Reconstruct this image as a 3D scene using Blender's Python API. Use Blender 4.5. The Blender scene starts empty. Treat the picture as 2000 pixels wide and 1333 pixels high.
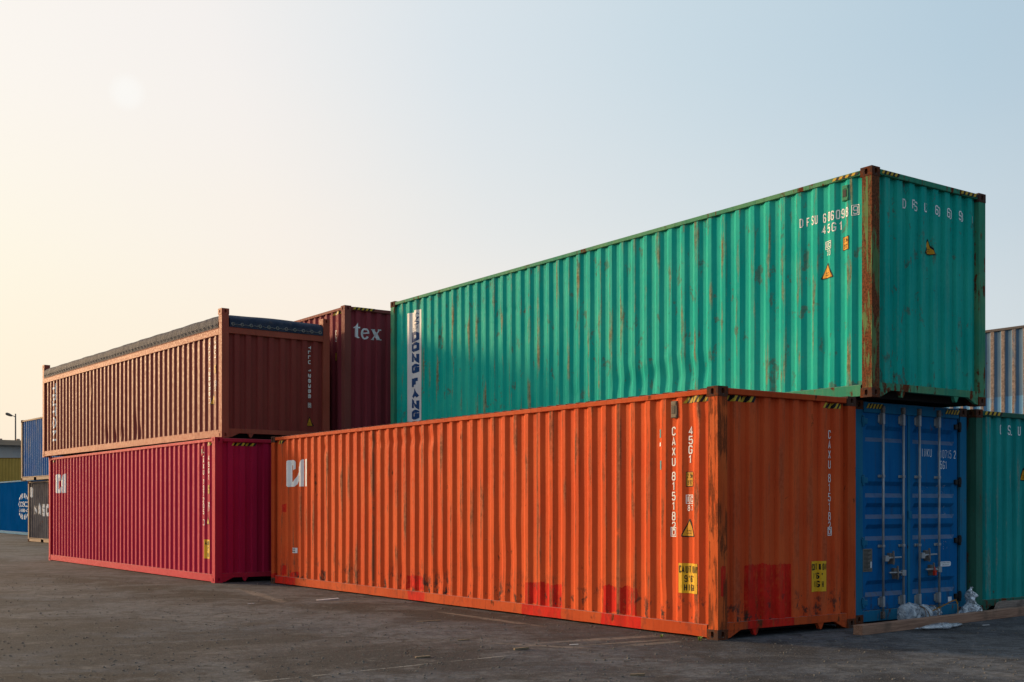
import bpy, bmesh, math, random
from mathutils import Vector, Matrix, noise
R = math.radians
sc = bpy.context.scene

# ------------------------------------------------------------------ camera
cd = bpy.data.cameras.new("camera"); cam = bpy.data.objects.new("camera", cd)
sc.collection.objects.link(cam); sc.camera = cam
cam.location = (0, 0, 1.529); cam.rotation_euler = (R(90), 0, 0)
cd.sensor_width = 36; cd.lens = 41.51; cd.shift_y = 0.161
cd.clip_start = 0.1; cd.clip_end = 5000

# ------------------------------------------------------------------ light
SUN_AZ, SUN_EL = 150.2, 11.0            # degrees, azimuth measured from +X towards +Y
sv = Vector((math.cos(R(SUN_AZ)) * math.cos(R(SUN_EL)), math.sin(R(SUN_AZ)) * math.cos(R(SUN_EL)), math.sin(R(SUN_EL))))
ld = bpy.data.lights.new("sun", "SUN"); sun = bpy.data.objects.new("sun", ld)
sc.collection.objects.link(sun)
ld.energy = 4.2; ld.angle = R(7.0); ld.color = (1.0, 0.67, 0.36)
sun.rotation_euler = (-sv).to_track_quat('-Z', 'Y').to_euler()
sun.location = (-20, 10, 20)

sc.view_settings.view_transform = 'Standard'; sc.view_settings.look = 'None'
sc.view_settings.exposure = 0.0; sc.view_settings.gamma = 1.0

def lin(r, g, b):
    f = lambda c: (c / 255 / 12.92) if c / 255 <= 0.04045 else ((c / 255 + 0.055) / 1.055) ** 2.4
    return (f(r), f(g), f(b), 1)

class NT:
    """tiny helper for building node trees"""
    def __init__(s, nt): s.t = nt; s.n = nt.nodes; s.l = nt.links
    def put(s, sock, v):
        if hasattr(v, 'is_output'): s.l.new(v, sock)
        elif v is not None: sock.default_value = v
    def math(s, op, a, b=None, c=None, clamp=False):
        m = s.n.new('ShaderNodeMath'); m.operation = op; m.use_clamp = clamp
        s.put(m.inputs[0], a); s.put(m.inputs[1], b); s.put(m.inputs[2], c); return m.outputs[0]
    def vmath(s, op, a, b=None):
        m = s.n.new('ShaderNodeVectorMath'); m.operation = op
        s.put(m.inputs[0], a); s.put(m.inputs[1], b)
        return m.outputs['Value'] if op in ('DOT_PRODUCT', 'LENGTH') else m.outputs[0]
    def mix(s, f, a, b, mode='MIX'):
        m = s.n.new('ShaderNodeMix'); m.data_type = 'RGBA'; m.blend_type = mode
        s.put(m.inputs[0], f); s.put(m.inputs[6], a); s.put(m.inputs[7], b); return m.outputs[2]
    def noise(s, vec, scale=1.0, detail=4.0, rough=0.55, dist=0.0):
        m = s.n.new('ShaderNodeTexNoise'); s.put(m.inputs['Vector'], vec)
        m.inputs['Scale'].default_value = scale; m.inputs['Detail'].default_value = detail
        m.inputs['Roughness'].default_value = rough; m.inputs['Distortion'].default_value = dist
        return m.outputs['Fac']
    def rng(s, v, a, b, c=0.0, d=1.0, smooth=True):
        m = s.n.new('ShaderNodeMapRange'); m.interpolation_type = 'SMOOTHSTEP' if smooth else 'LINEAR'
        s.put(m.inputs[0], v)
        for i, q in enumerate((a, b, c, d)): s.put(m.inputs[i + 1], q)
        return m.outputs[0]
    def ramp(s, f, stops):
        m = s.n.new('ShaderNodeValToRGB'); e = m.color_ramp.elements
        while len(e) < len(stops): e.new(0.5)
        for i, (p, c) in enumerate(stops): e[i].position = p; e[i].color = c
        s.put(m.inputs[0], f); return m.outputs[0]
    def sep(s, v):
        m = s.n.new('ShaderNodeSeparateXYZ'); s.put(m.inputs[0], v); return m.outputs

w = bpy.data.worlds.new("World"); sc.world = w; w.use_nodes = True
k = NT(w.node_tree); k.n.clear()
tc = k.n.new('ShaderNodeTexCoord'); d = k.vmath('NORMALIZE', tc.outputs['Generated'])
dz = k.sep(d)[2]
dh = k.vmath('DOT_PRODUCT', d, (math.cos(R(SUN_AZ)), math.sin(R(SUN_AZ)), 0))
u = k.rng(dh, -1, 1, 0, 1, False)
P = lambda x: (x + 1) / 2
high = k.ramp(u, [(0, lin(146, 168, 194)), (P(-.1), lin(172, 194, 211)), (P(.145), lin(184, 207, 222)), (P(.35), lin(203, 220, 230)),
                  (P(.5), lin(221, 230, 236)), (P(.65), lin(247, 243, 240)), (P(.8), lin(255, 249, 241)), (1, lin(255, 248, 238))])
low = k.ramp(u, [(0, lin(146, 160, 180)), (P(-.1), lin(196, 207, 214)), (P(.155), lin(220, 227, 230)), (P(.35), lin(236, 236, 233)),
                 (P(.5), lin(247, 240, 231)), (P(.62), lin(255, 242, 226)), (P(.8), lin(255, 247, 222)), (1, lin(255, 240, 205))])
hz = k.math('MULTIPLY', k.math('SUBTRACT', k.noise(k.vmath('MULTIPLY', d, (1.6, 1.6, 5.0)), 1.5, 4, .5, .4), .5), .05)
grad = k.mix(k.rng(k.math('ADD', dz, hz), 0.06, 0.38), low, high)
warm = k.math('MULTIPLY', k.rng(dz, 0.22, 0.0), k.rng(dh, 0.1, 0.65))
grad = k.mix(k.math('MULTIPLY', warm, 0.85), grad, lin(255, 236, 214))
# the small pale disc seen through the haze, and the broad glow round the sun
disc = Vector((-752, 2306, 808)).normalized()
dd = k.vmath('DOT_PRODUCT', d, tuple(disc))
grad = k.mix(k.rng(dd, math.cos(R(0.9)), math.cos(R(0.0)), 0, 0.50), grad, lin(255, 255, 252))
glow = k.rng(k.vmath('DOT_PRODUCT', d, tuple(sv)), 0.875, 0.995)
grad = k.vmath('ADD', grad, k.vmath('MULTIPLY', k.mix(glow, (0, 0, 0, 1), (1, 1, 1, 1)), (4.2, 3.1, 1.9)))
sky = k.n.new('ShaderNodeTexSky'); sky.sky_type = 'NISHITA'; sky.sun_disc = False
sky.sun_elevation = R(SUN_EL); sky.sun_rotation = R(90 - SUN_AZ); sky.dust_density = 4.0; sky.air_density = 1.0
g10 = k.vmath('MULTIPLY', grad, (9.6, 9.6, 9.6))
ns = k.vmath('MULTIPLY', sky.outputs[0], (0.06, 0.06, 0.06))
bg = k.n.new('ShaderNodeBackground'); k.l.new(k.vmath('ADD', g10, ns), bg.inputs[0]); bg.inputs[1].default_value = 0.1
wo = k.n.new('ShaderNodeOutputWorld'); k.l.new(bg.outputs[0], wo.inputs[0])

# ------------------------------------------------------------------ materials
def new_mat(name):
    m = bpy.data.materials.new(name); m.use_nodes = True
    k = NT(m.node_tree); b = k.n['Principled BSDF']
    return m, k, b

def plain(name, col, rough=0.6, metal=0.0, var=0.12, scale=6.0, dirt=0.3):
    m, k, b = new_mat(name)
    co = k.n.new('ShaderNodeTexCoord').outputs['Object']
    n1 = k.noise(co, scale, 6); n2 = k.noise(k.vmath('MULTIPLY', co, (14, 14, 2.0)), 1.5, 5)
    c = k.mix(k.rng(n1, .3, .7, 0, var), col, tuple(x * 0.55 for x in col[:3]) + (1,))
    c = k.mix(k.rng(n2, .5, .75, 0, dirt), c, (0.05, 0.038, 0.028, 1))
    k.l.new(c, b.inputs['Base Color']); b.inputs['Roughness'].default_value = rough; b.inputs['Metallic'].default_value = metal; b.inputs['Specular IOR Level'].default_value = .2
    return m

def paint(name, col, col2=None, rust=0.25, rusty=1.0, rib=0.0, ribcol=(0.33, 0.25, 0.18, 1), scuff=0.0, patches=(), patchcol=None,
          seams=(), rough=0.5, fade=0.25, dirt=0.3, top=0.0, rust_a=(0.16, 0.045, 0.018, 1), rust_b=(0.075, 0.028, 0.016, 1), bands=(), scale=1.0, spec=.025, endrib=.4, dust=.35, vs=.6):
    """weathered container paint; positions are metres in the container's own frame (its decay, plus a paler painted tone on upward faces)"""
    m, k, b = new_mat(name)
    co = k.n.new('ShaderNodeTexCoord').outputs['Object']
    x, y, z = k.sep(co)[0:3]
    streak = k.noise(k.vmath('MULTIPLY', co, (9, 9, .55)), 1.6 * scale, 6, .6)
    big = k.noise(co, .9, 4, .5, .6)
    fine = k.noise(co, 22 * scale, 8, .7)
    mid = k.noise(k.vmath('MULTIPLY', co, (1, 1, vs)), 5 * scale, 9, .68, .3)
    col2 = col2 or tuple(min(1, c * 1.25 + .01) for c in col[:3]) + (1,)
    dark = tuple(c * .62 for c in col[:3]) + (1,)
    c = k.mix(k.rng(big, .35, .68, 0, fade * 1.6), col, col2)
    c = k.mix(k.rng(streak, .48, .72, 0, fade), c, col2)
    c = k.mix(k.rng(streak, .46, .26, 0, fade * 1.2), c, dark)
    c = k.mix(k.rng(fine, .35, .75, 0, .14), c, dark)
    for (z0, z1, bc, amt) in bands:
        msk = k.math('MULTIPLY', k.rng(z, z0, z0 + .03), k.rng(z, z1 + .03, z1))
        c = k.mix(k.math('MULTIPLY', msk, amt), c, bc)
    if patches:
        wob = k.math('ADD', k.math('MULTIPLY', k.math('SUBTRACT', k.noise(co, 4, 3), .5), .12), k.math('MULTIPLY', k.math('SUBTRACT', k.noise(k.vmath('MULTIPLY', co, (40, 40, 5)), 1, 4), .5), .07))
        xx = k.math('ADD', x, wob); zz = k.math('ADD', z, wob); acc = None
        for (x0, x1, y0, y1, z0, z1) in patches:
            t = None
            for v, a, q in ((xx, x0, x1), (y, y0, y1), (zz, z0, z1)):
                for e in (k.math('GREATER_THAN', v, a), k.math('LESS_THAN', v, q)):
                    t = e if t is None else k.math('MULTIPLY', t, e)
            acc = t if acc is None else k.math('MAXIMUM', acc, t)
        pc = k.mix(k.rng(mid, .42, .6), patchcol, tuple(c_ * .72 for c_ in patchcol[:3]) + (1,))
        c = k.mix(k.math('MULTIPLY', acc, k.rng(k.math('ADD', k.math('MULTIPLY', fine, .5), k.math('MULTIPLY', streak, .5)), .64, .50, .35, .86)), c, pc)
    for sx in seams:
        dx = k.math('ABSOLUTE', k.math('SUBTRACT', x, sx))
        mk = k.math('MULTIPLY', k.rng(dx, .05, .012), k.rng(mid, .3, .5))
        c = k.mix(k.math('MULTIPLY', mk, .8), c, (0.085, 0.05, 0.03, 1))
    # dirt runs
    c = k.mix(k.math('MULTIPLY', k.rng(k.noise(k.vmath('MULTIPLY', co, (16, 16, .8)), 1.3, 6), .52, .78), dirt), c, (0.05, 0.04, 0.03, 1))
    # ribs rub against neighbours: bare primer / rust on the outermost sheet
    if rib:
        outer = k.math('MAXIMUM', k.rng(y, -.038, -.022), k.math('MULTIPLY', k.rng(x, .056, .036), endrib))
        rm = k.math('MULTIPLY', outer, k.rng(k.noise(k.vmath('MULTIPLY', co, (7, 7, .9)), 1.2, 7, .65), .56 - .22 * rib, .70 - .2 * rib))
        rc = k.mix(k.rng(fine, .4, .6), ribcol, tuple(c_ * .55 for c_ in ribcol[:3]) + (1,))
        c = k.mix(rm, c, rc)
    spot = k.math('MULTIPLY', k.rng(k.noise(co, 6.5, 8, .75, .4), .66, .70), k.rng(big, .45, .6))
    c = k.mix(k.math('MULTIPLY', spot, .75), c, (0.05, 0.025, 0.02, 1))
    if scuff:
        lo = k.rng(z, .75, .18)
        sm = k.math('MULTIPLY', k.math('MULTIPLY', lo, k.rng(k.noise(k.vmath('MULTIPLY', co, (3.2, 3.2, 2.2)), 2.1, 7, .7), .53, .62)), scuff)
        c = k.mix(sm, c, (0.045, 0.035, 0.03, 1))
    th = .74 - .34 * rust
    zone = k.math('MULTIPLY', k.math('SUBTRACT', k.noise(co, .8, 3, .6), .5), .42)
    rmask = k.rng(k.math('ADD', zone, k.math('ADD', k.math('MULTIPLY', mid, .62), k.math('MULTIPLY', streak, .38))), th, th + .05)
    if top:
        rmask = k.math('MAXIMUM', rmask, k.math('MULTIPLY', k.rng(k.math('ADD', mid, k.math('MULTIPLY', k.rng(z, .3, .0), .25)), .58, .64), top))
    rcol = k.mix(k.rng(fine, .38, .62), rust_a, rust_b)
    c = k.mix(k.math('MULTIPLY', rmask, rusty), c, rcol)
    nz = k.sep(k.n.new('ShaderNodeNewGeometry').outputs['True Normal'])[2]
    c = k.mix(k.math('MULTIPLY', k.rng(nz, .15, .6), k.rng(mid, .2, .6, dust * .6, dust * 1.3)), c, (0.23, 0.21, 0.19, 1))  # upward faces paler: settled dust plus the ledges' lit look put into colour
    k.l.new(c, b.inputs['Base Color'])
    rr = k.rng(fine, .3, .7, rough, rough + .2)
    k.l.new(k.mix(rmask, rr, (.85, .85, .85, 1)), b.inputs['Roughness'])
    b.inputs['Specular IOR Level'].default_value = spec
    bp = k.n.new('ShaderNodeBump'); bp.inputs['Strength'].default_value = .35; bp.inputs['Distance'].default_value = .005
    warp = k.math('MULTIPLY', k.noise(k.vmath('MULTIPLY', co, (2.0, 2.0, 2.6)), 1.3, 1), 1.7)
    k.l.new(k.math('ADD', k.math('ADD', k.math('MULTIPLY', rmask, -.35), k.math('MULTIPLY', fine, .03)), warp), bp.inputs['Height'])
    k.l.new(bp.outputs[0], b.inputs['Normal'])
    return m

def decal(name, col, wear=0.2, rough=.55, scale=26):
    m, k, b = new_mat(name)
    co = k.n.new('ShaderNodeTexCoord').outputs['Object']
    n = k.noise(k.vmath('MULTIPLY', co, (1, 1, .6)), scale, 6, .7)
    n2 = k.noise(co, 3, 4)
    c = k.mix(k.rng(n2, .35, .7, 0, .25), col, tuple(x * .6 for x in col[:3]) + (1,))
    k.l.new(c, b.inputs['Base Color']); b.inputs['Roughness'].default_value = rough; b.inputs['Specular IOR Level'].default_value = .15
    if wear:                                   # flaked-off paint shows the sheet behind it
        k.l.new(k.rng(n, .76 - wear * .38, .80 - wear * .38, 1, 0), b.inputs['Alpha'])
    return m

M = {}
M['black'] = plain('black_paint', (0.012, 0.012, 0.013, 1), .55, dirt=.1)
M['dark'] = plain('dark_underside', (0.03, 0.026, 0.024, 1), .85)
M['rubber'] = plain('door_gasket', (0.012, 0.013, 0.016, 1), .8)
M['galv'] = plain('galvanised_steel', (0.36, 0.37, 0.38, 1), .5, .35, .4, 12, .6)
M['galvdark'] = plain('rusted_galvanised_steel', (0.2, 0.17, 0.15, 1), .65, .2, .5, 14, .8)
M['white'] = decal('white_stencil_paint', (0.84, 0.84, 0.82, 1), .14)
M['whitesolid'] = decal('white_logo_paint', (0.74, 0.75, 0.78, 1), .22, scale=14)
M['faintwhite'] = decal('faded_white_lettering', (0.42, 0.46, 0.52, 1), .95)
M['yellow'] = decal('yellow_label_vinyl', (0.72, 0.40, 0.02, 1), .2, scale=16)
M['yellowdim'] = decal('orange_yellow_label_vinyl', (0.62, 0.30, 0.02, 1), .08)
M['ink'] = decal('black_label_print', (0.012, 0.012, 0.014, 1), .05)
M['hazy'] = decal('hazard_yellow', (0.55, 0.36, 0.03, 1), .34, scale=20)
M['hazk'] = decal('hazard_black', (0.015, 0.014, 0.014, 1), .2, scale=20)
M['banner'] = decal('white_banner_vinyl', (0.66, 0.66, 0.66, 1), .10, scale=9)
M['blueink'] = decal('navy_banner_print', (0.012, 0.055, 0.17, 1), .12, scale=12)
M['teal_tape'] = plain('teal_sticker', (0.02, 0.28, 0.33, 1), .5)
M['cast'] = paint('rusted_corner_casting', (0.075, 0.04, 0.03, 1), rust=.75, rough=.75, fade=.3, dirt=.5, scale=2)

def pt(name, col, **kw): M[name] = paint(name, col, **kw)
ORANGE = (0.60, 0.082, 0.024, 1); RED = (0.62, 0.012, 0.013, 1)
A_patch = [(2.91, 3.74, -.1, .1, .17, .47), (1.41, 2.06, -.1, .1, .17, .51), (6.44, 7.0, -.1, .1, .19, .41), (11.56, 11.74, -.1, .1, 1.41, 1.56),
           (11.55, 11.8, -.1, .1, .18, .37), (10.96, 11.42, -.1, .1, .16, .26), (-.1, .12, -1.295, -.515, .12, .845)]
pt('orange_wall', ORANGE, col2=(0.68, 0.125, 0.034, 1), rust=.27, rib=.36, ribcol=(0.30, 0.10, 0.05, 1), scuff=1.0, patches=A_patch, patchcol=RED,
   seams=(1.75, 3.47, 8.1), fade=.3, dirt=.22)
pt('orange_frame', (0.46, 0.065, 0.018, 1), col2=(0.56, 0.10, 0.028, 1), rust=.42, scuff=.3, fade=.4, dirt=.35,
   patches=[(2.9, 3.8, -.1, .1, -.1, .5), (1.3, 2.08, -.1, .1, -.1, .5), (11.1, 12.2, -.1, .1, -.1, .2), (6.4, 6.9, -.1, .1, 0, .2), (-.1, .1, -1.3, -.5, 0, .4), (-.02, .1, -.12, -.02, .55, .85)], patchcol=RED)
pt('orange_post', (0.56, 0.09, 0.022, 1), col2=(0.62, 0.15, 0.04, 1), rust=.76, rusty=.8, vs=.18, fade=.4, dirt=.4, scale=1.7, patches=[(-.02, .1, -.13, -.05, .5, .85)], patchcol=RED)
GREEN = (0.006, 0.36, 0.30, 1)
pt('green_wall', GREEN, col2=(0.035, 0.45, 0.34, 1), rust=.20, rib=.26, ribcol=(0.24, 0.22, 0.12, 1), fade=.35, dirt=.16, endrib=.15, top=.5)
pt('green_frame', (0.035, 0.24, 0.15, 1), col2=(0.11, 0.28, 0.14, 1), rust=.55, fade=.6, dirt=.4)
pt('green_post', (0.10, 0.20, 0.08, 1), col2=(0.16, 0.22, 0.09, 1), rust=.86, rusty=.95, vs=.22, rough=.7, fade=.6, dirt=.4, scale=1.6, rust_a=(0.20, 0.06, 0.028, 1))
pt('crimson_wall', (0.43, 0.012, 0.052, 1), col2=(0.50, 0.022, 0.064, 1), spec=.05, rough=.5, rust=.06, fade=.2, dirt=.12)
pt('crimson_frame', (0.44, 0.018, 0.044, 1), spec=.05, rust=.12, fade=.25, dirt=.15)
pt('brown_wall', (0.225, 0.040, 0.033, 1), spec=.10, dust=.15, rough=.44, col2=(0.27, 0.056, 0.040, 1), rust=.10, rusty=.5, fade=.2, dirt=.15)
pt('brown_frame', (0.30, 0.066, 0.040, 1), dust=.15, spec=.10, rough=.48, rust=.22, rusty=.6, fade=.3, dirt=.2)
pt('maroon_wall', (0.23, 0.040, 0.050, 1), rust=.10, rusty=.6, fade=.22, dirt=.2)
pt('maroon_frame', (0.20, 0.06, 0.05, 1), rust=.25, fade=.25, dirt=.25)
pt('blue_door', (0.004, 0.105, 0.30, 1), col2=(0.012, 0.145, 0.33, 1), rust=.26, fade=.4, dirt=.4, scuff=.5, dust=.34)
pt('blue_frame', (0.012, 0.13, 0.26, 1), col2=(0.03, 0.18, 0.27, 1), rust=.38, fade=.4, dirt=.5)
pt('teal_wall', (0.012, 0.26, 0.25, 1), col2=(0.025, 0.33, 0.30, 1), rust=.18, rib=.15, fade=.4, dirt=.25)
pt('teal_frame', (0.03, 0.12, 0.085, 1), rust=.5, fade=.5, dirt=.5)
pt('slate_wall', (0.072, 0.135, 0.22, 1), col2=(0.11, 0.17, 0.25, 1), rust=.2, rib=1.1, ribcol=(0.27, 0.21, 0.185, 1), fade=.6, dirt=.35,
   bands=[(.72, 1.22, (0.10, 0.25, 0.44, 1), .75)])
pt('slate_frame', (0.10, 0.09, 0.09, 1), rust=.5, fade=.4, dirt=.5)
pt('farblue_wall', (0.012, 0.11, 0.36, 1), col2=(0.03, 0.15, 0.38, 1), spec=.02, rust=.15, fade=.6, rib=.35, ribcol=(0.3, 0.32, 0.34, 1))
pt('rail_tan', (0.30, 0.22, 0.16, 1), rust=.3, fade=.4)
pt('grey_wall', (0.040, 0.042, 0.065, 1), spec=.02, col2=(0.12, 0.115, 0.13, 1), rust=.3, fade=.6, rib=.3, ribcol=(0.12, 0.10, 0.10, 1))
pt('ship_wall', (0.001, 0.085, 0.27, 1), spec=.0, rust=.02, fade=.25)
pt('ship_frame', (0.02, 0.14, 0.28, 1), rust=.05, fade=.2)
pt('yellow_wall', (0.40, 0.26, 0.06, 1), rust=.06, fade=.2)
pt('yellow_frame', (0.22, 0.12, 0.035, 1), rust=.2, fade=.2)

# ------------------------------------------------------------------ mesh helpers
class MB:
    def __init__(s): s.v = []; s.f = []; s.sharp = []
    def add(s, vs, fs):
        o = len(s.v); s.v += [tuple(v) for v in vs]; s.f += [tuple(i + o for i in f) for f in fs]
    def box(s, x0, x1, y0, y1, z0, z1):
        s.add([(x0, y0, z0), (x1, y0, z0), (x1, y1, z0), (x0, y1, z0), (x0, y0, z1), (x1, y0, z1), (x1, y1, z1), (x0, y1, z1)],
              [(0, 3, 2, 1), (4, 5, 6, 7), (0, 1, 5, 4), (1, 2, 6, 5), (2, 3, 7, 6), (3, 0, 4, 7)])
    def tube(s, pts, r, n=10, cap=True, rs=None):
        pts = [Vector(p) for p in pts]; rings = []
        up = None
        for i, p in enumerate(pts):
            t = (pts[min(i + 1, len(pts) - 1)] - pts[max(i - 1, 0)]).normalized()
            a = Vector((0, 0, 1)) if abs(t.z) < .9 else Vector((1, 0, 0))
            e1 = t.cross(a).normalized(); e2 = t.cross(e1)
            q = rs[i] if rs else r
            rings.append([p + (e1 * math.cos(2 * math.pi * j / n) + e2 * math.sin(2 * math.pi * j / n)) * q for j in range(n)])
        vs = [v for rg in rings for v in rg]; fs = []
        for i in range(len(pts) - 1):
            for j in range(n):
                fs.append((i * n + j, i * n + (j + 1) % n, (i + 1) * n + (j + 1) % n, (i + 1) * n + j))
        if cap: fs += [tuple(range(n))[::-1], tuple((len(pts) - 1) * n + j for j in range(n))]
        s.add(vs, fs)
    def prism(s, poly, axis, a0, a1):
        """poly of 2D points, extruded along axis from a0 to a1"""
        n = len(poly)
        def mk(p, a): return {'x': (a, p[0], p[1]), 'y': (p[0], a, p[1]), 'z': (p[0], p[1], a)}[axis]
        s.add([mk(p, a0) for p in poly] + [mk(p, a1) for p in poly],
              [tuple(range(n)), tuple(range(2 * n - 1, n - 1, -1))] + [(i, (i + 1) % n, n + (i + 1) % n, n + i) for i in range(n)])
    def grid(s, pts):                      # pts[i][j]
        n, m = len(pts), len(pts[0])
        s.add([p for r in pts for p in r], [(i * m + j, i * m + j + 1, (i + 1) * m + j + 1, (i + 1) * m + j) for i in range(n - 1) for j in range(m - 1)])
    def build(s, name, mat, parent=None, smooth=False, fix=True, bevel=0):
        me = bpy.data.meshes.new(name); me.from_pydata(s.v, [], s.f)
        if fix:
            bm = bmesh.new(); bm.from_mesh(me)
            bmesh.ops.recalc_face_normals(bm, faces=bm.faces); bm.to_mesh(me); bm.free()
        if smooth:
            me.polygons.foreach_set('use_smooth', [True] * len(me.polygons))
        me.materials.append(M[mat] if isinstance(mat, str) else mat)
        o = bpy.data.objects.new(name, me); sc.collection.objects.link(o)
        if parent: o.parent = parent
        if bevel:
            b = o.modifiers.new('bevel', 'BEVEL'); b.width = bevel; b.segments = 2; b.limit_method = 'ANGLE'; b.angle_limit = R(40)
        return o

def tag(o, label=None, cat=None, group=None, kind=None):
    for a, v in (('label', label), ('category', cat), ('group', group), ('kind', kind)):
        if v: o[a] = v
    return o
def empty(name, loc, rz=0):
    o = bpy.data.objects.new(name, None); sc.collection.objects.link(o)
    o.empty_display_size = .3; o.location = loc; o.rotation_euler = (0, 0, rz); return o

# ---- corrugation profiles ------------------------------------------------------
def side_profile(L, start=.17):
    """break points (x, y) of the long wall, y<0 is inward"""
    n = int((L - 2 * start - .06) / .278); m = (L - n * .278) / 2
    pts = [(start, -.058)]
    x = m
    for i in range(n):
        pts += [(x, -.058), (x + .068, -.022), (x + .140, -.022), (x + .208, -.058)]; x += .278
    pts += [(L - start, -.058)]
    return pts
def end_profile(W=2.438, start=.15):
    n = 8; pts = [(start, .075)]; x = .2705
    for i in range(n):
        pts += [(x, .075), (x + .022, .030), (x + .127, .030), (x + .149, .075)]; x += .2535
    pts += [(W - start, .075)]
    return pts
def interp(pr, a):
    if a <= pr[0][0]: return pr[0][1]
    for (x0, y0), (x1, y1) in zip(pr, pr[1:]):
        if x0 <= a <= x1: return y0 if x1 - x0 < 1e-6 else y0 + (y1 - y0) * (a - x0) / (x1 - x0)
    return pr[-1][1]

def dent_fn(dents, amp=1.0):
    def f(a, z):
        dy = dx = 0.0
        for (cx, cz, rx, rz, py, px) in dents:
            q = ((a - cx) / rx) ** 2 + ((z - cz) / rz) ** 2
            if q < 6:
                g = math.exp(-q) * amp; dy += py * g; dx += px * .45 * g * (z - cz) / rz * 2.0 if px else 0
        return dx, dy
    return f
NOD = lambda a, z: (0.0, 0.0)

def wall_mesh(pr, z0, z1, mapf, rows=1, sub=1, dent=NOD, flat=.07):
    """corrugated sheet: mapf(along, depth, z) -> xyz; ribs die out into the rails at top and bottom"""
    al = []
    for (x0, y0), (x1, y1) in zip(pr, pr[1:]):
        if x1 - x0 < 1e-5: continue
        for j in range(sub): al.append((x0 + (x1 - x0) * j / sub, y0 + (y1 - y0) * j / sub, j == 0))
    al.append((pr[-1][0], pr[-1][1], True))
    zs = [z0 + (z1 - z0) * i / rows for i in range(rows + 1)]
    b = MB(); pts = []
    for (a, dp, s) in al:
        col = []
        for z in zs:
            dx, dy = dent(a, z); col.append(mapf(a + dx, dp + dy, z))
        pts.append(col)
    b.grid(pts)
    b.cols = [i for i, t in enumerate(al) if t[2]]; b.m = len(zs)
    return b
def build_wall(b, name, mat, parent):
    o = b.build(name, mat, parent, smooth=True, fix=False)
    me = o.data; at = me.attributes.new('sharp_edge', 'BOOLEAN', 'EDGE')
    cs = set(b.cols); m = b.m
    at.data.foreach_set('value', [(e.vertices[0] // m == e.vertices[1] // m and e.vertices[0] // m in cs) for e in me.edges])
    return o

# ---- writing -------------------------------------------------------------------
_cache = {}
def glyphs(txt, bold=0.0):
    """flat polygons of a string set in the built-in face, unit height, starting at 0"""
    key = (txt, bold)
    if key not in _cache:
        cu = bpy.data.curves.new('t', 'FONT'); cu.body = txt; cu.size = 1.0; cu.resolution_u = 3; cu.offset = bold
        ob = bpy.data.objects.new('t', cu); sc.collection.objects.link(ob)
        dg = bpy.context.evaluated_depsgraph_get(); me = ob.evaluated_get(dg).to_mesh()
        vs = [v.co.copy() for v in me.vertices]; fs = [tuple(p.vertices) for p in me.polygons]
        ob.evaluated_get(dg).to_mesh_clear(); bpy.data.objects.remove(ob); bpy.data.curves.remove(cu)
        x0 = min(v.x for v in vs); x1 = max(v.x for v in vs); y0 = min(v.y for v in vs); y1 = max(v.y for v in vs)
        _cache[key] = (vs, fs, x0, x1, y0, y1)
    return _cache[key]
_c = .18
def _o(x0, y0, x1, y1): return [(x0, y0 + _c * .7), (x0, y1 - _c * .7), (x0 + _c, y1), (x1 - _c, y1), (x1, y1 - _c * .7), (x1, y0 + _c * .7), (x1 - _c, y0), (x0 + _c, y0), (x0, y0 + _c * .7)]
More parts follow.
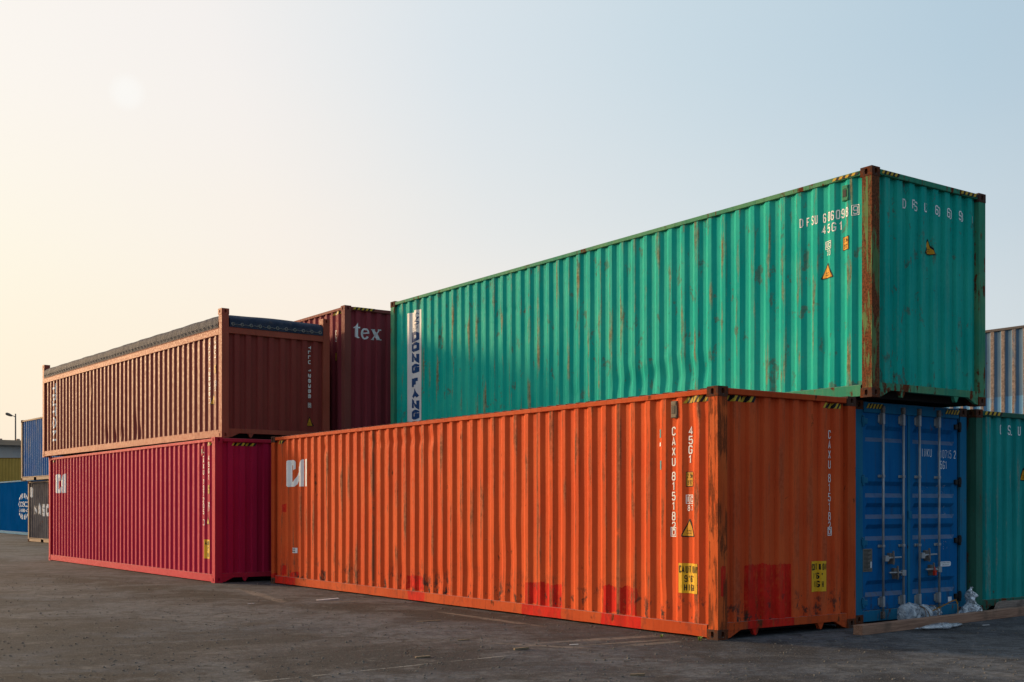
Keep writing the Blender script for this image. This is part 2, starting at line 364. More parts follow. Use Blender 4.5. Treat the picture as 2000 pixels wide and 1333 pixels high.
GL = {'O': [_o(0, 0, 1, 1)], '0': [_o(0, 0, 1, 1)], 'C': [[(1, .76), (1, .87), (.8, 1), (.2, 1), (0, .87), (0, .13), (.2, 0), (.8, 0), (1, .13), (1, .24)]],
      'G': [[(1, .78), (1, .87), (.8, 1), (.2, 1), (0, .87), (0, .13), (.2, 0), (.8, 0), (1, .13), (1, .46), (.55, .46)]],
      'U': [[(0, 1), (0, .13), (.2, 0), (.8, 0), (1, .13), (1, 1)]], 'D': [[(0, 0), (0, 1), (.7, 1), (1, .8), (1, .2), (.7, 0), (0, 0)]],
      'F': [[(1, 1), (0, 1), (0, 0)], [(0, .52), (.8, .52)]], 'E': [[(1, 1), (0, 1), (0, 0), (1, 0)], [(0, .52), (.8, .52)]], 'H': [[(0, 0), (0, 1)], [(1, 0), (1, 1)], [(0, .5), (1, .5)]],
      'A': [[(0, 0), (.5, 1), (1, 0)], [(.2, .3), (.8, .3)]], 'X': [[(0, 0), (1, 1)], [(0, 1), (1, 0)]], 'N': [[(0, 0), (0, 1), (1, 0), (1, 1)]], 'L': [[(0, 1), (0, 0), (1, 0)]],
      'I': [[(.5, 0), (.5, 1)]], 'T': [[(.5, 0), (.5, .9)], [(0, 1), (1, 1)]], 'S': [[(1, .78), (1, .87), (.8, 1), (.2, 1), (0, .87), (0, .64), (.15, .53), (.85, .47), (1, .36), (1, .13), (.8, 0), (.2, 0), (0, .13), (0, .22)]],
      'R': [[(0, 0), (0, 1), (.8, 1), (1, .88), (1, .6), (.8, .48), (0, .48)], [(.5, .48), (1, 0)]], 'P': [[(0, 0), (0, 1), (.8, 1), (1, .88), (1, .58), (.8, .45), (0, .45)]],
      'K': [[(0, 0), (0, 1)], [(1, 1), (.1, .45), (1, 0)]], 'M': [[(0, 0), (0, 1), (.5, .35), (1, 1), (1, 0)]],
      '1': [[(.1, .76), (.55, 1), (.55, 0)]], '2': [[(0, .78), (0, .87), (.2, 1), (.8, 1), (1, .87), (1, .62), (0, .12), (0, 0), (1, 0)]],
      '3': [[(0, .8), (0, .87), (.2, 1), (.8, 1), (1, .87), (1, .62), (.8, .52), (.35, .52)], [(.8, .52), (1, .42), (1, .13), (.8, 0), (.2, 0), (0, .13), (0, .2)]],
      '4': [[(.72, 0), (.72, 1), (0, .28), (1, .28)]], '5': [[(1, 1), (.05, 1), (0, .56), (.75, .6), (1, .47), (1, .13), (.8, 0), (.2, 0), (0, .13), (0, .22)]],
      '6': [[(1, .8), (1, .87), (.8, 1), (.2, 1), (0, .87), (0, .13), (.2, 0), (.8, 0), (1, .13), (1, .42), (.8, .54), (0, .54)]],
      '7': [[(0, 1), (1, 1), (.4, 0)]], '8': [_o(.04, .54, .96, 1), _o(0, 0, 1, .54)], '9': [[(0, .2), (0, .13), (.2, 0), (.8, 0), (1, .13), (1, .87), (.8, 1), (.2, 1), (0, .87), (0, .58), (.2, .46), (1, .46)]],
      "'": [[(.5, 1), (.5, .72)]], '"': [[(.3, 1), (.3, .72)], [(.7, 1), (.7, .72)]], '.': [[(.3, .04), (.55, .04)]], 'm': [[(0, 0), (0, .6), (.5, .6), (.5, 0)], [(.5, .6), (1, .6), (1, 0)]]}
class Art:
    """2D artwork: u to the viewer's right, v up, both in metres on the surface"""
    def __init__(s): s.v = []; s.f = []; s.lay = {}
    def poly(s, pts):
        o = len(s.v); s.v += list(pts); s.f.append(tuple(range(o, o + len(pts)))); return s
    def stroke(s, pts, t):
        """mitred line of thickness t"""
        pts = [Vector(p) for p in pts]; closed = (pts[0] - pts[-1]).length < 1e-6
        if closed: pts = pts[:-1]
        n = len(pts); L_, R_ = [], []
        for i in range(n):
            a = (pts[i] - pts[i - 1]).normalized() if (closed or i > 0) else None
            b = (pts[(i + 1) % n] - pts[i]).normalized() if (closed or i < n - 1) else None
            a = a or b; b = b or a; m = a + b
            m = Vector((-m.y, m.x)).normalized() if m.length > .2 else Vector((-a.y, a.x))
            q = min(1.8, 1 / max(.3, m.dot(Vector((-a.y, a.x))))) * t / 2
            L_.append(tuple(pts[i] + m * q)); R_.append(tuple(pts[i] - m * q))
        for i in range(n if closed else n - 1):
            j = (i + 1) % n; s.poly([L_[i], L_[j], R_[j], R_[i]])
        return s
    def sten(s, txt, u0, v0, u1, v1, t=.16, gap=.45, rot=False):
        """container stencil lettering fitted in a box; t = stroke as a share of letter width"""
        n = len(txt); U, V = (v1 - v0, u1 - u0) if rot else (u1 - u0, v1 - v0)
        w_ = U / (n + gap * (n - 1)); th = t * min(w_, V)
        for i, ch in enumerate(txt):
            if ch == ' ': continue
            for kk, pl in enumerate(GL[ch]):
                P_ = [(i * w_ * (1 + gap) + th / 2 + p[0] * (w_ - th), th / 2 + p[1] * (V - th)) for p in pl]
                o = len(s.f)
                s.stroke([(u0 + q, v1 - p) if rot else (u0 + p, v0 + q) for p, q in P_], th)
                for f in range(o, len(s.f)): s.lay[f] = kk
        return s
    def rect(s, u0, v0, u1, v1): return s.poly([(u0, v0), (u1, v0), (u1, v1), (u0, v1)])
    def text(s, t, u0, v0, u1, v1, bold=0.0, rot=False, slant=0.0):
        """string fitted into the box; rot = reads downwards, turned clockwise"""
        bold = min(bold, .012)
        if t == '1':
            c, q = (u0 + u1) / 2, min(.18 * (u1 - u0), .12 * (v1 - v0)); h = v1 - v0
            return s.poly([(c - q, v0), (c + q, v0), (c + q, v1), (c - q * .6, v1), (c - q * 3, v1 - h * .14), (c - q * 3, v1 - h * .22), (c - q, v1 - h * .15)])
        vs, fs, x0, x1, y0, y1 = glyphs(t, bold); o = len(s.v)
        for p in vs:
            a = (p.x - x0) / max(1e-6, x1 - x0); c = (p.y - y0) / max(1e-6, y1 - y0)
            if rot: s.v.append((u0 + (u1 - u0) * c, v1 - (v1 - v0) * a))
            else: s.v.append((u0 + (u1 - u0) * a + slant * c, v0 + (v1 - v0) * c))
        s.f += [tuple(i + o for i in f) for f in fs]; return s
    def column(s, t, uc, v1, wd, ht, step):
        for ch in t:
            if ch != ' ':
                s.sten(ch, uc - wd / 2, v1 - ht, uc + wd / 2, v1, .24)
            v1 -= step
        return s
    def frame(s, u0, v0, u1, v1, t):
        s.rect(u0, v0, u1, v0 + t); s.rect(u0, v1 - t, u1, v1); s.rect(u0, v0 + t, u0 + t, v1 - t); s.rect(u1 - t, v0 + t, u1, v1 - t); return s
    def tri(s, uc, v0, wd, ht, r=.12):
        a, b_, c = Vector((uc - wd / 2, v0)), Vector((uc + wd / 2, v0)), Vector((uc, v0 + ht)); P_ = []
        for p, q, n in ((a, c, b_), (b_, a, c), (c, b_, a)):
            P_ += [tuple(p.lerp(q, r)), tuple(p.lerp(q, r * .3).lerp(p.lerp(n, r * .3), .5)), tuple(p.lerp(n, r))]
        return s.poly(P_)
    def ring(s, uc, vc, ru, rv, t, n=28, a0=0, a1=360):
        for i in range(n):
            p, q = R(a0 + (a1 - a0) * i / n), R(a0 + (a1 - a0) * (i + 1) / n)
            f = lambda a, kk: (uc + (ru - kk) * math.cos(a), vc + (rv - kk) * math.sin(a))
            s.poly([f(p, 0), f(q, 0), f(q, t), f(p, t)])
        return s

def drape(art, name, mat, parent, face, pr, u_at, off=.004, dent=NOD):
    """lay artwork on a corrugated wall. face 'side' or 'end'; u_at = distance along the wall (from the near corner) of artwork u=0"""
    bm = bmesh.new()
    sg = -1 if face == 'side' else 1
    ll = bm.verts.layers.float.new('lay')
    vs = [bm.verts.new((u_at + sg * p[0], p[1], 0)) for p in art.v]
    for fi, f in enumerate(art.f):
        try:
            bm.faces.new([vs[i] for i in f])
            for i in f: vs[i][ll] = art.lay.get(fi, 0)
        except ValueError: pass
    if pr:
        xs = [p[0] for p in art.v]; lo = u_at + min(sg * q for q in xs); hi = u_at + max(sg * q for q in xs)
        for (x, _) in pr:
            if lo < x < hi:
                bmesh.ops.bisect_plane(bm, geom=bm.verts[:] + bm.edges[:] + bm.faces[:], plane_co=(x, 0, 0), plane_no=(1, 0, 0), dist=1e-5)
        if dent is not NOD:
            z0 = min(p[1] for p in art.v); z1 = max(p[1] for p in art.v); z = math.ceil(z0 / .05) * .05
            while z < z1:
                bmesh.ops.bisect_plane(bm, geom=bm.verts[:] + bm.edges[:] + bm.faces[:], plane_co=(0, z, 0), plane_no=(0, 1, 0), dist=1e-5); z += .05
    for v in bm.verts:
        a, z = v.co.x, v.co.y; dx, dy = dent(a, z)
        dp = interp(pr, a) if pr else 0.0; of = off + .0005 * v[ll]
        if face == 'side': v.co = (a + dx, dp + dy + of, z)
        elif face == 'end': v.co = (dp + dy - of, -(a + dx), z)
    bmesh.ops.recalc_face_normals(bm, faces=bm.faces)
    me = bpy.data.meshes.new(name); bm.to_mesh(me); bm.free(); me.materials.append(M[mat])
    o = bpy.data.objects.new(name, me); sc.collection.objects.link(o); o.parent = parent
    return o

def hazard(parent, face, pr, a, z, wd=.40, ht=.075, n=5, dent=NOD):
    """black and yellow warning stripes"""
    y, kk = Art(), Art(); st = wd / n; sl = ht * .7
    for i in range(n):
        y.poly([(i * st, 0), (i * st + st * .5, 0), (i * st + st * .5 + sl, ht), (i * st + sl, ht)])
        kk.poly([(i * st + st * .5, 0), (i * st + st, 0), (i * st + st + sl, ht), (i * st + st * .5 + sl, ht)])
    yo = drape(y, 'hazard_stripe', 'hazy', parent, face, pr, a, .004, dent)
    for v in yo.data.vertices: v.co.z += z
    ko = drape(kk, 'black_stripe', 'hazk', yo, face, pr, a, .004, dent)
    for v in ko.data.vertices: v.co.z += z
    return yo

def casting(x0, y0, z0, sx, sy, top):
    """corner casting with slotted holes; (x0,y0) outer corner, sx,sy point inwards"""
    lx, ly, lz = .178, .162, .118; b = MB()
    def face(o, e1, e2, nin, w_, h_, ru, rv):
        o, e1, e2, nin = Vector(o), Vector(e1), Vector(e2), Vector(nin); n = 24; cu, cv = w_ / 2, h_ / 2
        out, rim, inn = [], [], []
        for i in range(n):
            a = 2 * math.pi * (i + .0) / n + math.pi / 4
            c, s_ = math.cos(a), math.sin(a); q = max(abs(c), abs(s_))
            out.append(o + e1 * (cu + cu * c / q) + e2 * (cv + cv * s_ / q))
            ex = .75
            px = math.copysign(abs(c) ** ex, c) * ru; py = math.copysign(abs(s_) ** ex, s_) * rv
            p = o + e1 * (cu + px) + e2 * (cv + py); rim.append(p); inn.append(p + nin * .035)
        b.add(out + rim + inn, [(i, (i + 1) % n, n + (i + 1) % n, n + i) for i in range(n)] +
              [(n + i, n + (i + 1) % n, 2 * n + (i + 1) % n, 2 * n + i) for i in range(n)] + [tuple(2 * n + i for i in range(n))])
    x1, y1 = x0 + sx * lx, y0 + sy * ly
    face((x0, y0, z0), (0, sy, 0), (0, 0, 1), (sx, 0, 0), ly, lz, .024, .036)          # end face
    face((x0, y0, z0), (sx, 0, 0), (0, 0, 1), (0, sy, 0), lx, lz, .024, .036)          # side face
    face((x0, y0, z0 + (lz if top else 0)), (sx, 0, 0), (0, sy, 0), (0, 0, -1 if top else 1), lx, ly, .06, .03)
    zc = z0 if top else z0 + lz
    b.add([(x0, y0, zc), (x1, y0, zc), (x1, y1, zc), (x0, y1, zc)], [(0, 1, 2, 3)])
    b.add([(x1, y0, z0), (x1, y1, z0), (x1, y1, z0 + lz), (x1, y0, z0 + lz)], [(0, 1, 2, 3)])
    b.add([(x0, y1, z0), (x1, y1, z0), (x1, y1, z0 + lz), (x0, y1, z0 + lz)], [(0, 1, 2, 3)])
    return b

WD = 2.438
GRP = 'shipping containers stacked in the yard'
def container(name, label, loc, th, H, wall, frame, post=None, cast='cast', L=12.192, end='wall', dents=(), rows=1, sub=1, detail=True,
              open_top=False, pockets=False, roofmat=None, bumps=False, ctop=None, edents=(), damp=1.0):
    r = empty(name, loc, R(th)); tag(r, label, 'shipping container', GRP)
    post = post or frame; pr, pe = side_profile(L), end_profile(); dent = dent_fn(dents, damp) if dents else NOD; ed = dent_fn(edents) if edents else NOD
    zb, zt = .165, (H - .075 if not open_top else H - .50)
    r_top = .10 if open_top else .06
    # long walls
    build_wall(wall_mesh(pr, zb, zt, lambda a, dp, z: (a, dp, z), rows, sub, dent), 'side_wall', wall, r)
    build_wall(wall_mesh(pr, zb, zt, lambda a, dp, z: (a, -WD - dp, z)), 'side_wall', wall, r)
    # end walls
    sz0, sz1 = .10, .19
    ze = H - .085 if not open_top else H - .475
    if end == 'wall':
        build_wall(wall_mesh(pe, sz1 - .01, ze, lambda a, dp, z: (dp, -a, z), 24 if edents else 1, 2 if edents else 1, ed), 'end_wall', wall, r)
    build_wall(wall_mesh(pe, sz1 - .01, ze, lambda a, dp, z: (L - dp, -a, z)), 'end_wall', wall, r)
    # posts and castings
    for (x0, sx) in ((0, 1), (L, -1)):
        for (y0, sy) in ((0, -1), (-WD, 1)):
            b = MB(); o = .004
            xa, xb = x0 + sx * o, x0 + sx * .155; ya, yb = y0 + sy * o, y0 + sy * .135
            ys = y0 + sy * .155
            poly = [(xa, ya), (xb, ya), (xb, y0 + sy * .07), (x0 + sx * .10, y0 + sy * .07), (x0 + sx * .10, ys), (xa, ys)]
            b.prism(poly, 'z', .118, H - .118)
            b.build('corner_post', post if x0 == 0 and y0 == 0 else frame, r)
            casting(x0, y0, 0, sx, sy, False).build('corner_casting', cast, r)
            casting(x0, y0, H - .118, sx, sy, True).build('corner_casting', ctop or cast, r)
    # rails
    for y0, sy in ((0, -1), (-WD, 1)):
        b = MB(); rng_ = random.Random(int(abs(loc[0]) * 100) + int(sy))
        if pockets:
            mid = L / 2; segs = [(.178, mid - 1.2), (mid - .85, mid + .85), (mid + 1.2, L - .178)]
            b.box(.178, L - .178, y0 + sy * .008, y0 + sy * .06, .135, .175)
        else: segs = [(.178, L - .178)]
        for (a0, a1) in segs:
            n = max(2, int((a1 - a0) / .3)) if rows > 1 else 1
            pts = []
            for i in range(n + 1):
                x = a0 + (a1 - a0) * i / n
                wv = (rng_.random() - .5) * (.010 if 0 < i < n and rows > 1 else 0)
                wz = rng_.random() * (.006 if 0 < i < n and rows > 1 else 0)
                yo = y0 + sy * .008 + wv
                pts.append([(x, yo - sy * -.045, .020 + wz), (x, yo, .020 + wz), (x, yo, .160), (x, yo + sy * .006, .166), (x, yo + sy * .075, .166)])
            b.grid(pts)
        b.build('bottom_rail', frame, r, bevel=0)
        b = MB()
        if open_top: b.box(.155, L - .155, y0 + sy * .075, y0 + sy * .004, H - .52, H - .385); b.box(.155, L - .155, y0 + sy * .06, y0 - sy * .006, H - .392, H - .378)
        else: b.box(.178, L - .178, y0 + sy * .075, y0 + sy * .006, H - .085, H - .024)
        b.build('top_rail', frame, r, bevel=.006 if detail else 0)
    # end sills and headers
    for (x0, sx) in ((0, 1), (L, -1)):
        b = MB()
        if end == 'doors' and x0 == 0:
            b.box(.01, .10, -WD + .162, -.162, .02, .165)
            b.build('door_sill', frame, r, bevel=.005)
            b = MB(); b.box(.006, .10, -WD + .178, -.178, H - .15, H - .012); b.build('door_header', frame, r, bevel=.008)
        else:
            b.box(x0 + sx * .012, x0 + sx * .10, -WD + .155, -.155, sz0, sz1)
            for s in (.64, 1.79):                       # tunnel gusset lugs
                b.prism([(-s - .06, sz0 + .001), (-s + .06, sz0 + .001), (-s + .02, .03), (-s, .018), (-s - .02, .03)], 'x', x0 + sx * .02, x0 + sx * .07)
            for y0, sy in ((0, -1), (-WD, 1)):
                b.prism([(y0 + sy * .162, .01), (y0 + sy * .162, sz0 + .02), (y0 + sy * .40, sz0 + .001), (y0 + sy * .36, .085), (y0 + sy * .22, .02)], 'x', x0 + sx * .016, x0 + sx * .06)
            b.build('end_sill', frame, r)
            b = MB()
            if open_top: b.box(x0 + sx * .006, x0 + sx * .08, -WD + .155, -.155, H - .49, H - .36)
            else: b.box(x0 + sx * .006, x0 + sx * .09, -WD + .178, -.178, H - .088, H - .016)
            b.build('end_header', frame, r, bevel=.008)
    # floor with cross members
    b = MB(); b.box(.12, L - .12, -WD + .06, -.06, .150, .168)
    for i in range(int(L / .3)):
        x = .3 + i * .3
        if x < L - .2: b.box(x, x + .045, -WD + .06, -.06, .03, .149)
    b.build('floor_frame', 'dark', r)
    # roof
    if not open_top:
        b = MB(); pts = []; n = int((L - .36) / .209); x = .18
        zlo, zhi = H - .034, (H - .010 if bumps else H - .026)
        prof = [(.10, zlo), (.18, zlo)]
        for i in range(n):
            prof += [(x + .02, zlo), (x + .04, zhi), (x + .125, zhi), (x + .145, zlo)]; x += .209
        prof += [(L - .10, zlo)]
        ys = (-.018, -WD + .018)
        b.grid([[(q, ys[0], z - .004), (q, ys[0] - .012, z), (q, ys[1] + .012, z), (q, ys[1], z - .004)] for q, z in prof])
        b.build('roof', roofmat or frame, r)
    return r, pr, pe, dent, ed

# ================================================================== THE CONTAINERS
# ---- orange, nearest ----------------------------------------------------------
A_d = [(8.1, 2.60, .10, .07, -.03, .05), (7.8, 2.57, .09, .06, -.03, .05), (7.5, 2.60, .10, .07, -.035, .05), (7.2, 2.58, .10, .07, -.03, .05),
       (6.9, 2.60, .10, .07, -.035, .05), (6.6, 2.6, .12, .09, -.035, .06), (6.25, 2.60, .12, .12, -.04, .06), (9.9, 2.58, .12, .08, -.03, .04),
       (.42, 2.50, .10, .26, -.035, .05), (.30, 2.62, .08, .10, .02, .03), (.70, 2.62, .10, .10, -.02, .02), (4.2, .85, .25, .38, -.030, .03), (5.1, .55, .30, .22, -.022, .03),
       (3.9, 1.25, .18, .22, .018, .0), (.92, .5, .12, .22, -.02, .04), (.40, .35, .08, .10, -.02, .03), (1.1, 2.6, .10, .12, .012, .03),
       (2.7, 1.35, .8, .5, -.010, 0), (6.0, 1.3, .9, .6, -.008, 0), (9.0, 1.4, .9, .6, -.008, 0), (7.2, .5, .25, .2, -.018, .02), (5.9, .42, .2, .14, -.03, .03)]
A, pr, pe, dA, eA = container('orange_container', 'weathered orange container on the ground with a CAUTION label and red paint patches', (2.336, 13.397, 0), 125.59, 2.896,
    'orange_wall', 'orange_frame', 'orange_post', dents=A_d, damp=.5, rows=56, sub=3, bumps=True, edents=[(1.0, 1.5, .5, .7, .010, 0), (.5, .45, .15, .3, .012, 0)])
a = Art().column('CAXU', 0, 2.470, .062, .104, .121).column('815182', 0, 1.935, .062, .104, .119)
drape(a, 'container_number', 'white', A, 'side', pr, .779, .004, dA)
a = Art().sten('0', -.028, 1.178, .028, 1.262, .19).frame(-.047, 1.162, .047, 1.277, .010)
drape(a, 'check_digit', 'white', A, 'side', pr, .779, .004, dA)
a = Art().column('45G1', 0, 2.462, .062, .100, .112)
drape(a, 'size_code', 'white', A, 'side', pr, .501, .004, dA)
def height_sign(par, face, pr, at, z, s=1.0, dent=NOD):
    o = drape(Art().rect(-.062 * s, -.09 * s, .062 * s, .09 * s), 'height_sign', 'ink', par, face, pr, at, .004, dent)
    y = drape(Art().rect(-.053 * s, -.081 * s, .053 * s, .081 * s), 'sign_face', 'yellowdim', o, face, pr, at, .006, dent)
    t = drape(Art().sten('2.9m', -.045 * s, .015 * s, .045 * s, .068 * s, .3, .3).sten("9'6\"", -.04 * s, -.068 * s, .04 * s, -.012 * s, .3, .25), 'sign_lettering', 'ink', o, face, pr, at, .008, dent)
    for q in (o, y, t):
        for v in q.data.vertices: v.co.z += z
    return o
def ic_sign(par, face, pr, at, z, num, s=1.0, dent=NOD):
    a = Art().frame(-.06 * s, 0, .06 * s, .105 * s, .008 * s).rect(-.012 * s, .008 * s, -.004 * s, .097 * s).rect(-.042 * s, .02 * s, -.028 * s, .085 * s)
    a.sten('C', .008 * s, .02 * s, .05 * s, .085 * s, .25).sten(num, -.04 * s, -.085 * s, .05 * s, -.015 * s, .22)
    o = drape(a, 'rail_code_mark', 'white', par, face, pr, at, .005, dent)
    for v in o.data.vertices: v.co.z += z
def warn_tri(par, face, pr, at, z, wd=.22, ht=.22, dent=NOD):
    o = drape(Art().tri(0, 0, wd, ht), 'warning_triangle', 'ink', par, face, pr, at, .004, dent)
    y = drape(Art().tri(0, .012, wd - .045, ht - .045), 'triangle_face', 'yellowdim', o, face, pr, at, .006, dent)
    t = drape(Art().text('SUPER', -.035, .065, .035, .08).text('HEAVY', -.04, .035, .04, .05), 'triangle_lettering', 'ink', o, face, pr, at, .008, dent)
    for q in (o, y, t):
        for v in q.data.vertices: v.co.z += z
    return o
height_sign(A, 'side', pr, .499, 1.842, .98, dA)
ic_sign(A, 'side', pr, .499, 1.555, '87', 1.0, dA)
warn_tri(A, 'side', pr, .51, 1.165, .23, .225, dA)
o = drape(Art().rect(-.155, .505, .155, .855), 'caution_label', 'yellow', A, 'side', pr, .505, .004, dA)
drape(Art().sten('CAUTION', -.145, .742, .15, .828, .36, .30).sten("9'6\"", -.07, .635, .09, .715, .32, .2).sten('HIGH', -.075, .53, .10, .612, .32, .35), 'label_lettering', 'ink', o, 'side', pr, .505, .0065, dA)
o = drape(Art().rect(-.135, .48, .135, .852), 'caution_label', 'yellow', A, 'end', pe, 1.765, .004, eA)
drape(Art().sten('CAUTION', -.13, .742, .13, .822, .36, .30).sten("9'6\"", -.075, .635, .075, .71, .32, .2).sten('HIGH', -.085, .53, .085, .61, .32, .35), 'label_lettering', 'ink', o, 'end', pe, 1.765, .0065, eA)
a = Art().column('CAXU', 0, 2.465, .046, .104, .123).column('815182', 0, 1.925, .046, .104, .118)
drape(a, 'container_number', 'white', A, 'end', pe, 2.014, .004, eA)
drape(Art().sten('0', -.022, 1.178, .022, 1.25, .2).frame(-.034, 1.16, .034, 1.268, .009), 'check_digit', 'white', A, 'end', pe, 2.014, .004, eA)
hazard(A, 'side', pr, .590, 2.735, .38, .075, 5, dA); hazard(A, 'end', pe, .175, 2.735, .44, .07, 5, eA); hazard(A, 'end', pe, 1.84, 2.735, .36, .065, 5, eA)
hazard(A, 'side', pr, 11.95, 2.74, .25, .06, 3, dA)
def cai_logo():
    a = Art(); a.poly([(.11, 0), (.25, 0), (.25, 1), (.11, 1), (.05, .975), (.02, .93), (0, .86), (0, .14), (.02, .07), (.05, .025)])
    a.poly([(.25, .80), (.45, .80), (.45, .91), (.435, .96), (.40, .99), (.35, 1), (.25, 1)]); a.poly([(.37, .62), (.45, .66), (.45, .80), (.37, .80)])
    a.poly([(.25, 0), (.42, 0), (.50, .10), (.66, .40), (.66, .76), (.58, .60), (.48, .38), (.41, .24), (.35, .18), (.25, .18)])
    a.poly([(.66, 0), (.80, 0), (.80, 1), (.76, 1), (.71, .96), (.67, .86), (.66, .76)]); a.rect(.93, 0, 1, 1); return a
def scaled(a, u0, v0, w_, h_): a.v = [(u0 + p[0] * w_, v0 + p[1] * h_) for p in a.v]; return a
drape(scaled(cai_logo(), 0, 1.895, .925, .51), 'company_logo', 'whitesolid', A, 'side', pr, 11.553, .004, dA)
o = drape(Art().rect(0, .63, .22, .73), 'small_notice', 'whitesolid', A, 'side', pr, 11.32, .004, dA)
drape(Art().text('REPAIR', .02, .69, .18, .718, .02).text('2008', .05, .645, .17, .675, .02), 'notice_lettering', 'ink', o, 'side', pr, 11.32, .006, dA)
def vent(par, x, z, mat):
    b = MB(); b.box(x - .05, x + .05, -.058, -.012, z - .10, z + .10); b.box(x - .042, x + .042, -.018, -.008, z - .095, z - .065)
    b.box(x - .042, x + .042, -.018, -.006, z + .05, z + .09)
    o = b.build('air_vent', mat, par, bevel=.006)
    b = MB(); b.box(x - .02, x + .034, -.0115, -.007, z - .05, z + .04); b.build('vent_slot', 'black', o)
M['ventgrey'] = plain('aged_vent_plastic', (0.17, 0.14, 0.10, 1), .7, dirt=.5)
vent(A, .735, 2.672, 'ventgrey')
for (x, z, mt, h) in ((1.00, 2.40, 'teal_tape', .10), (1.00, 2.27, 'whitesolid', .045), (.985, 2.02, 'teal_tape', .11)):
    drape(Art().rect(-.022, z - h / 2, .022, z + h / 2), 'sticker', mt, A, 'side', pr, x, .005, dA)

# ---- green, on top ------------------------------------------------------------
B_d = [(3.0 + .28 * i, .60 + .05 * math.sin(i * 2.1), .12, .16, -.045, .06 * (1 if i % 2 else -1)) for i in range(8)] + \
      [(3.2 + .28 * i, .86 + .06 * math.sin(i * 1.3), .10, .08, .022, .02) for i in range(6)] + \
      [(4.2, .55, .9, .35, -.03, 0), (7.47, 2.15, .2, .03, -.015, 0), (7.75, 2.15, .2, .03, -.015, 0), (8.1, 2.16, .2, .03, -.015, 0), (.72, .75, .12, .15, -.02, .02),
       (6.3, 1.6, 1.0, .7, -.012, 0), (9.4, 1.3, .9, .7, -.012, 0), (2.0, 1.6, .8, .7, -.008, 0), (6.0, .5, .2, .1, -.02, .02), (.33, 2.45, .06, .25, -.015, .0)]
B, prB, peB, dB, eB = container('green_container', 'rust streaked green container on top, with a white DONG FANG banner', (4.50, 14.763, 2.896), 125.3, 2.896,
    'green_wall', 'green_frame', 'green_post', dents=B_d, damp=.48, rows=56, sub=3, edents=[(1.3, 1.4, .7, .9, .008, 0)])
o = drape(Art().poly([(0, .18), (.53, .18), (.53, 2.60), (.30, 2.60), (.24, 2.57), (0, 2.57)]), 'banner', 'banner', B, 'side', prB, 11.548, .004, dB)
a = Art()
for ch, z1, z0 in (('D', 2.163, 1.965), ('O', 1.943, 1.768), ('N', 1.735, 1.538), ('G', 1.505, 1.33), ('F', 1.22, 1.024), ('A', 1.0, .815), ('N', .793, .596), ('G', .575, .39)):
    a.sten(ch, .16, z0 - .006, .45, z1 + .006, .33)
drape(a, 'banner_lettering', 'blueink', o, 'side', prB, 11.548, .0065, dB)
a = Art().ring(.40, 2.49, .05, .05, .016, 12, 20, 300).poly([(.30, 2.36), (.34, 2.36), (.44, 2.44), (.44, 2.47)]).poly([(.33, 2.36), (.44, 2.34), (.44, 2.36), (.36, 2.385)])
a.poly([(.28, 2.31), (.40, 2.30), (.46, 2.34), (.38, 2.325)]).text('DF', .34, 2.21, .42, 2.27).text('TL', .20, 2.19, .26, 2.25).rect(.33, 2.28, .37, 2.30)
drape(a, 'banner_emblem', 'blueink', o, 'side', prB, 11.548, .0065, dB)
a = Art()
for ch, x in zip('DFSU606098', (1.18, 1.09, .99, .925, .815, .722, .660, .585, .515, .432)): a.sten(ch, -x, 2.335, -x + .050, 2.455, .28)
drape(a, 'container_number', 'white', B, 'side', prB, 0, .004, dB)
drape(Art().sten('9', -.315, 2.345, -.255, 2.45, .2).frame(-.335, 2.33, -.235, 2.465, .008), 'check_digit', 'white', B, 'side', prB, 0, .005, dB)
a = Art()
for ch, x in (('4', .830), ('5', .735), ('G', .645), ('1', .555)): a.sten(ch, -x, 2.185, -x + .064, 2.30, .24)
drape(a, 'size_code', 'white', B, 'side', prB, 0, .004, dB)
ic_sign(B, 'side', prB, .715, 1.975, '70', 1.0, dB); height_sign(B, 'side', prB, .432, 2.0, .98, dB); warn_tri(B, 'side', prB, .73, 1.595, .235, .215, dB)
a = Art()
for ch, s in zip('DFSU606098', (.745, .885, .985, 1.14, 1.375, 1.475, 1.635, 1.73, 1.895, 1.985)): a.sten(ch, s - .034, 2.475, s + .034, 2.60, .24)
a.sten('9', 2.18, 2.475, 2.24, 2.60, .2)
drape(a, 'container_number', 'white', B, 'end', peB, 0, .004, eB)
warn_tri(B, 'end', peB, 1.235, 1.935, .24, .22, eB)
vent(B, .425, 2.64, 'green_frame')
hazard(B, 'side', None, .62, 2.825, .40, .035, 4); hazard(B, 'end', None, .19, 2.825, .34, .045, 4); hazard(B, 'end', None, 1.86, 2.825, .38, .045, 4)

# ---- crimson and open-top on the left ------------------------------------------
Hc, prH, peH, _, _ = container('crimson_container', 'clean crimson container on the ground under the brown open-top one', (-5.877, 23.35, 0), 125.96, 2.896, 'crimson_wall', 'crimson_frame', cast='crimson_frame')
drape(scaled(cai_logo(), 0, 1.88, .98, .52), 'company_logo', 'whitesolid', Hc, 'side', prH, 11.56, .004)
drape(Art().column('CAXU', 0, 2.62, .06, .10, .12).column('737205', 0, 2.06, .06, .10, .12).frame(-.045, 1.14, .045, 1.25, .01), 'container_number', 'white', Hc, 'side', prH, .640, .004)
drape(Art().column('45G1', 0, 2.54, .06, .10, .13), 'size_code', 'white', Hc, 'side', prH, .362, .004)
height_sign(Hc, 'side', prH, .38, 1.86); ic_sign(Hc, 'side', prH, .38, 1.5, '87'); warn_tri(Hc, 'side', prH, .44, 1.16, .24, .24)
o = drape(Art().rect(-.15, .47, .15, .85), 'caution_label', 'yellow', Hc, 'side', prH, .47, .004)
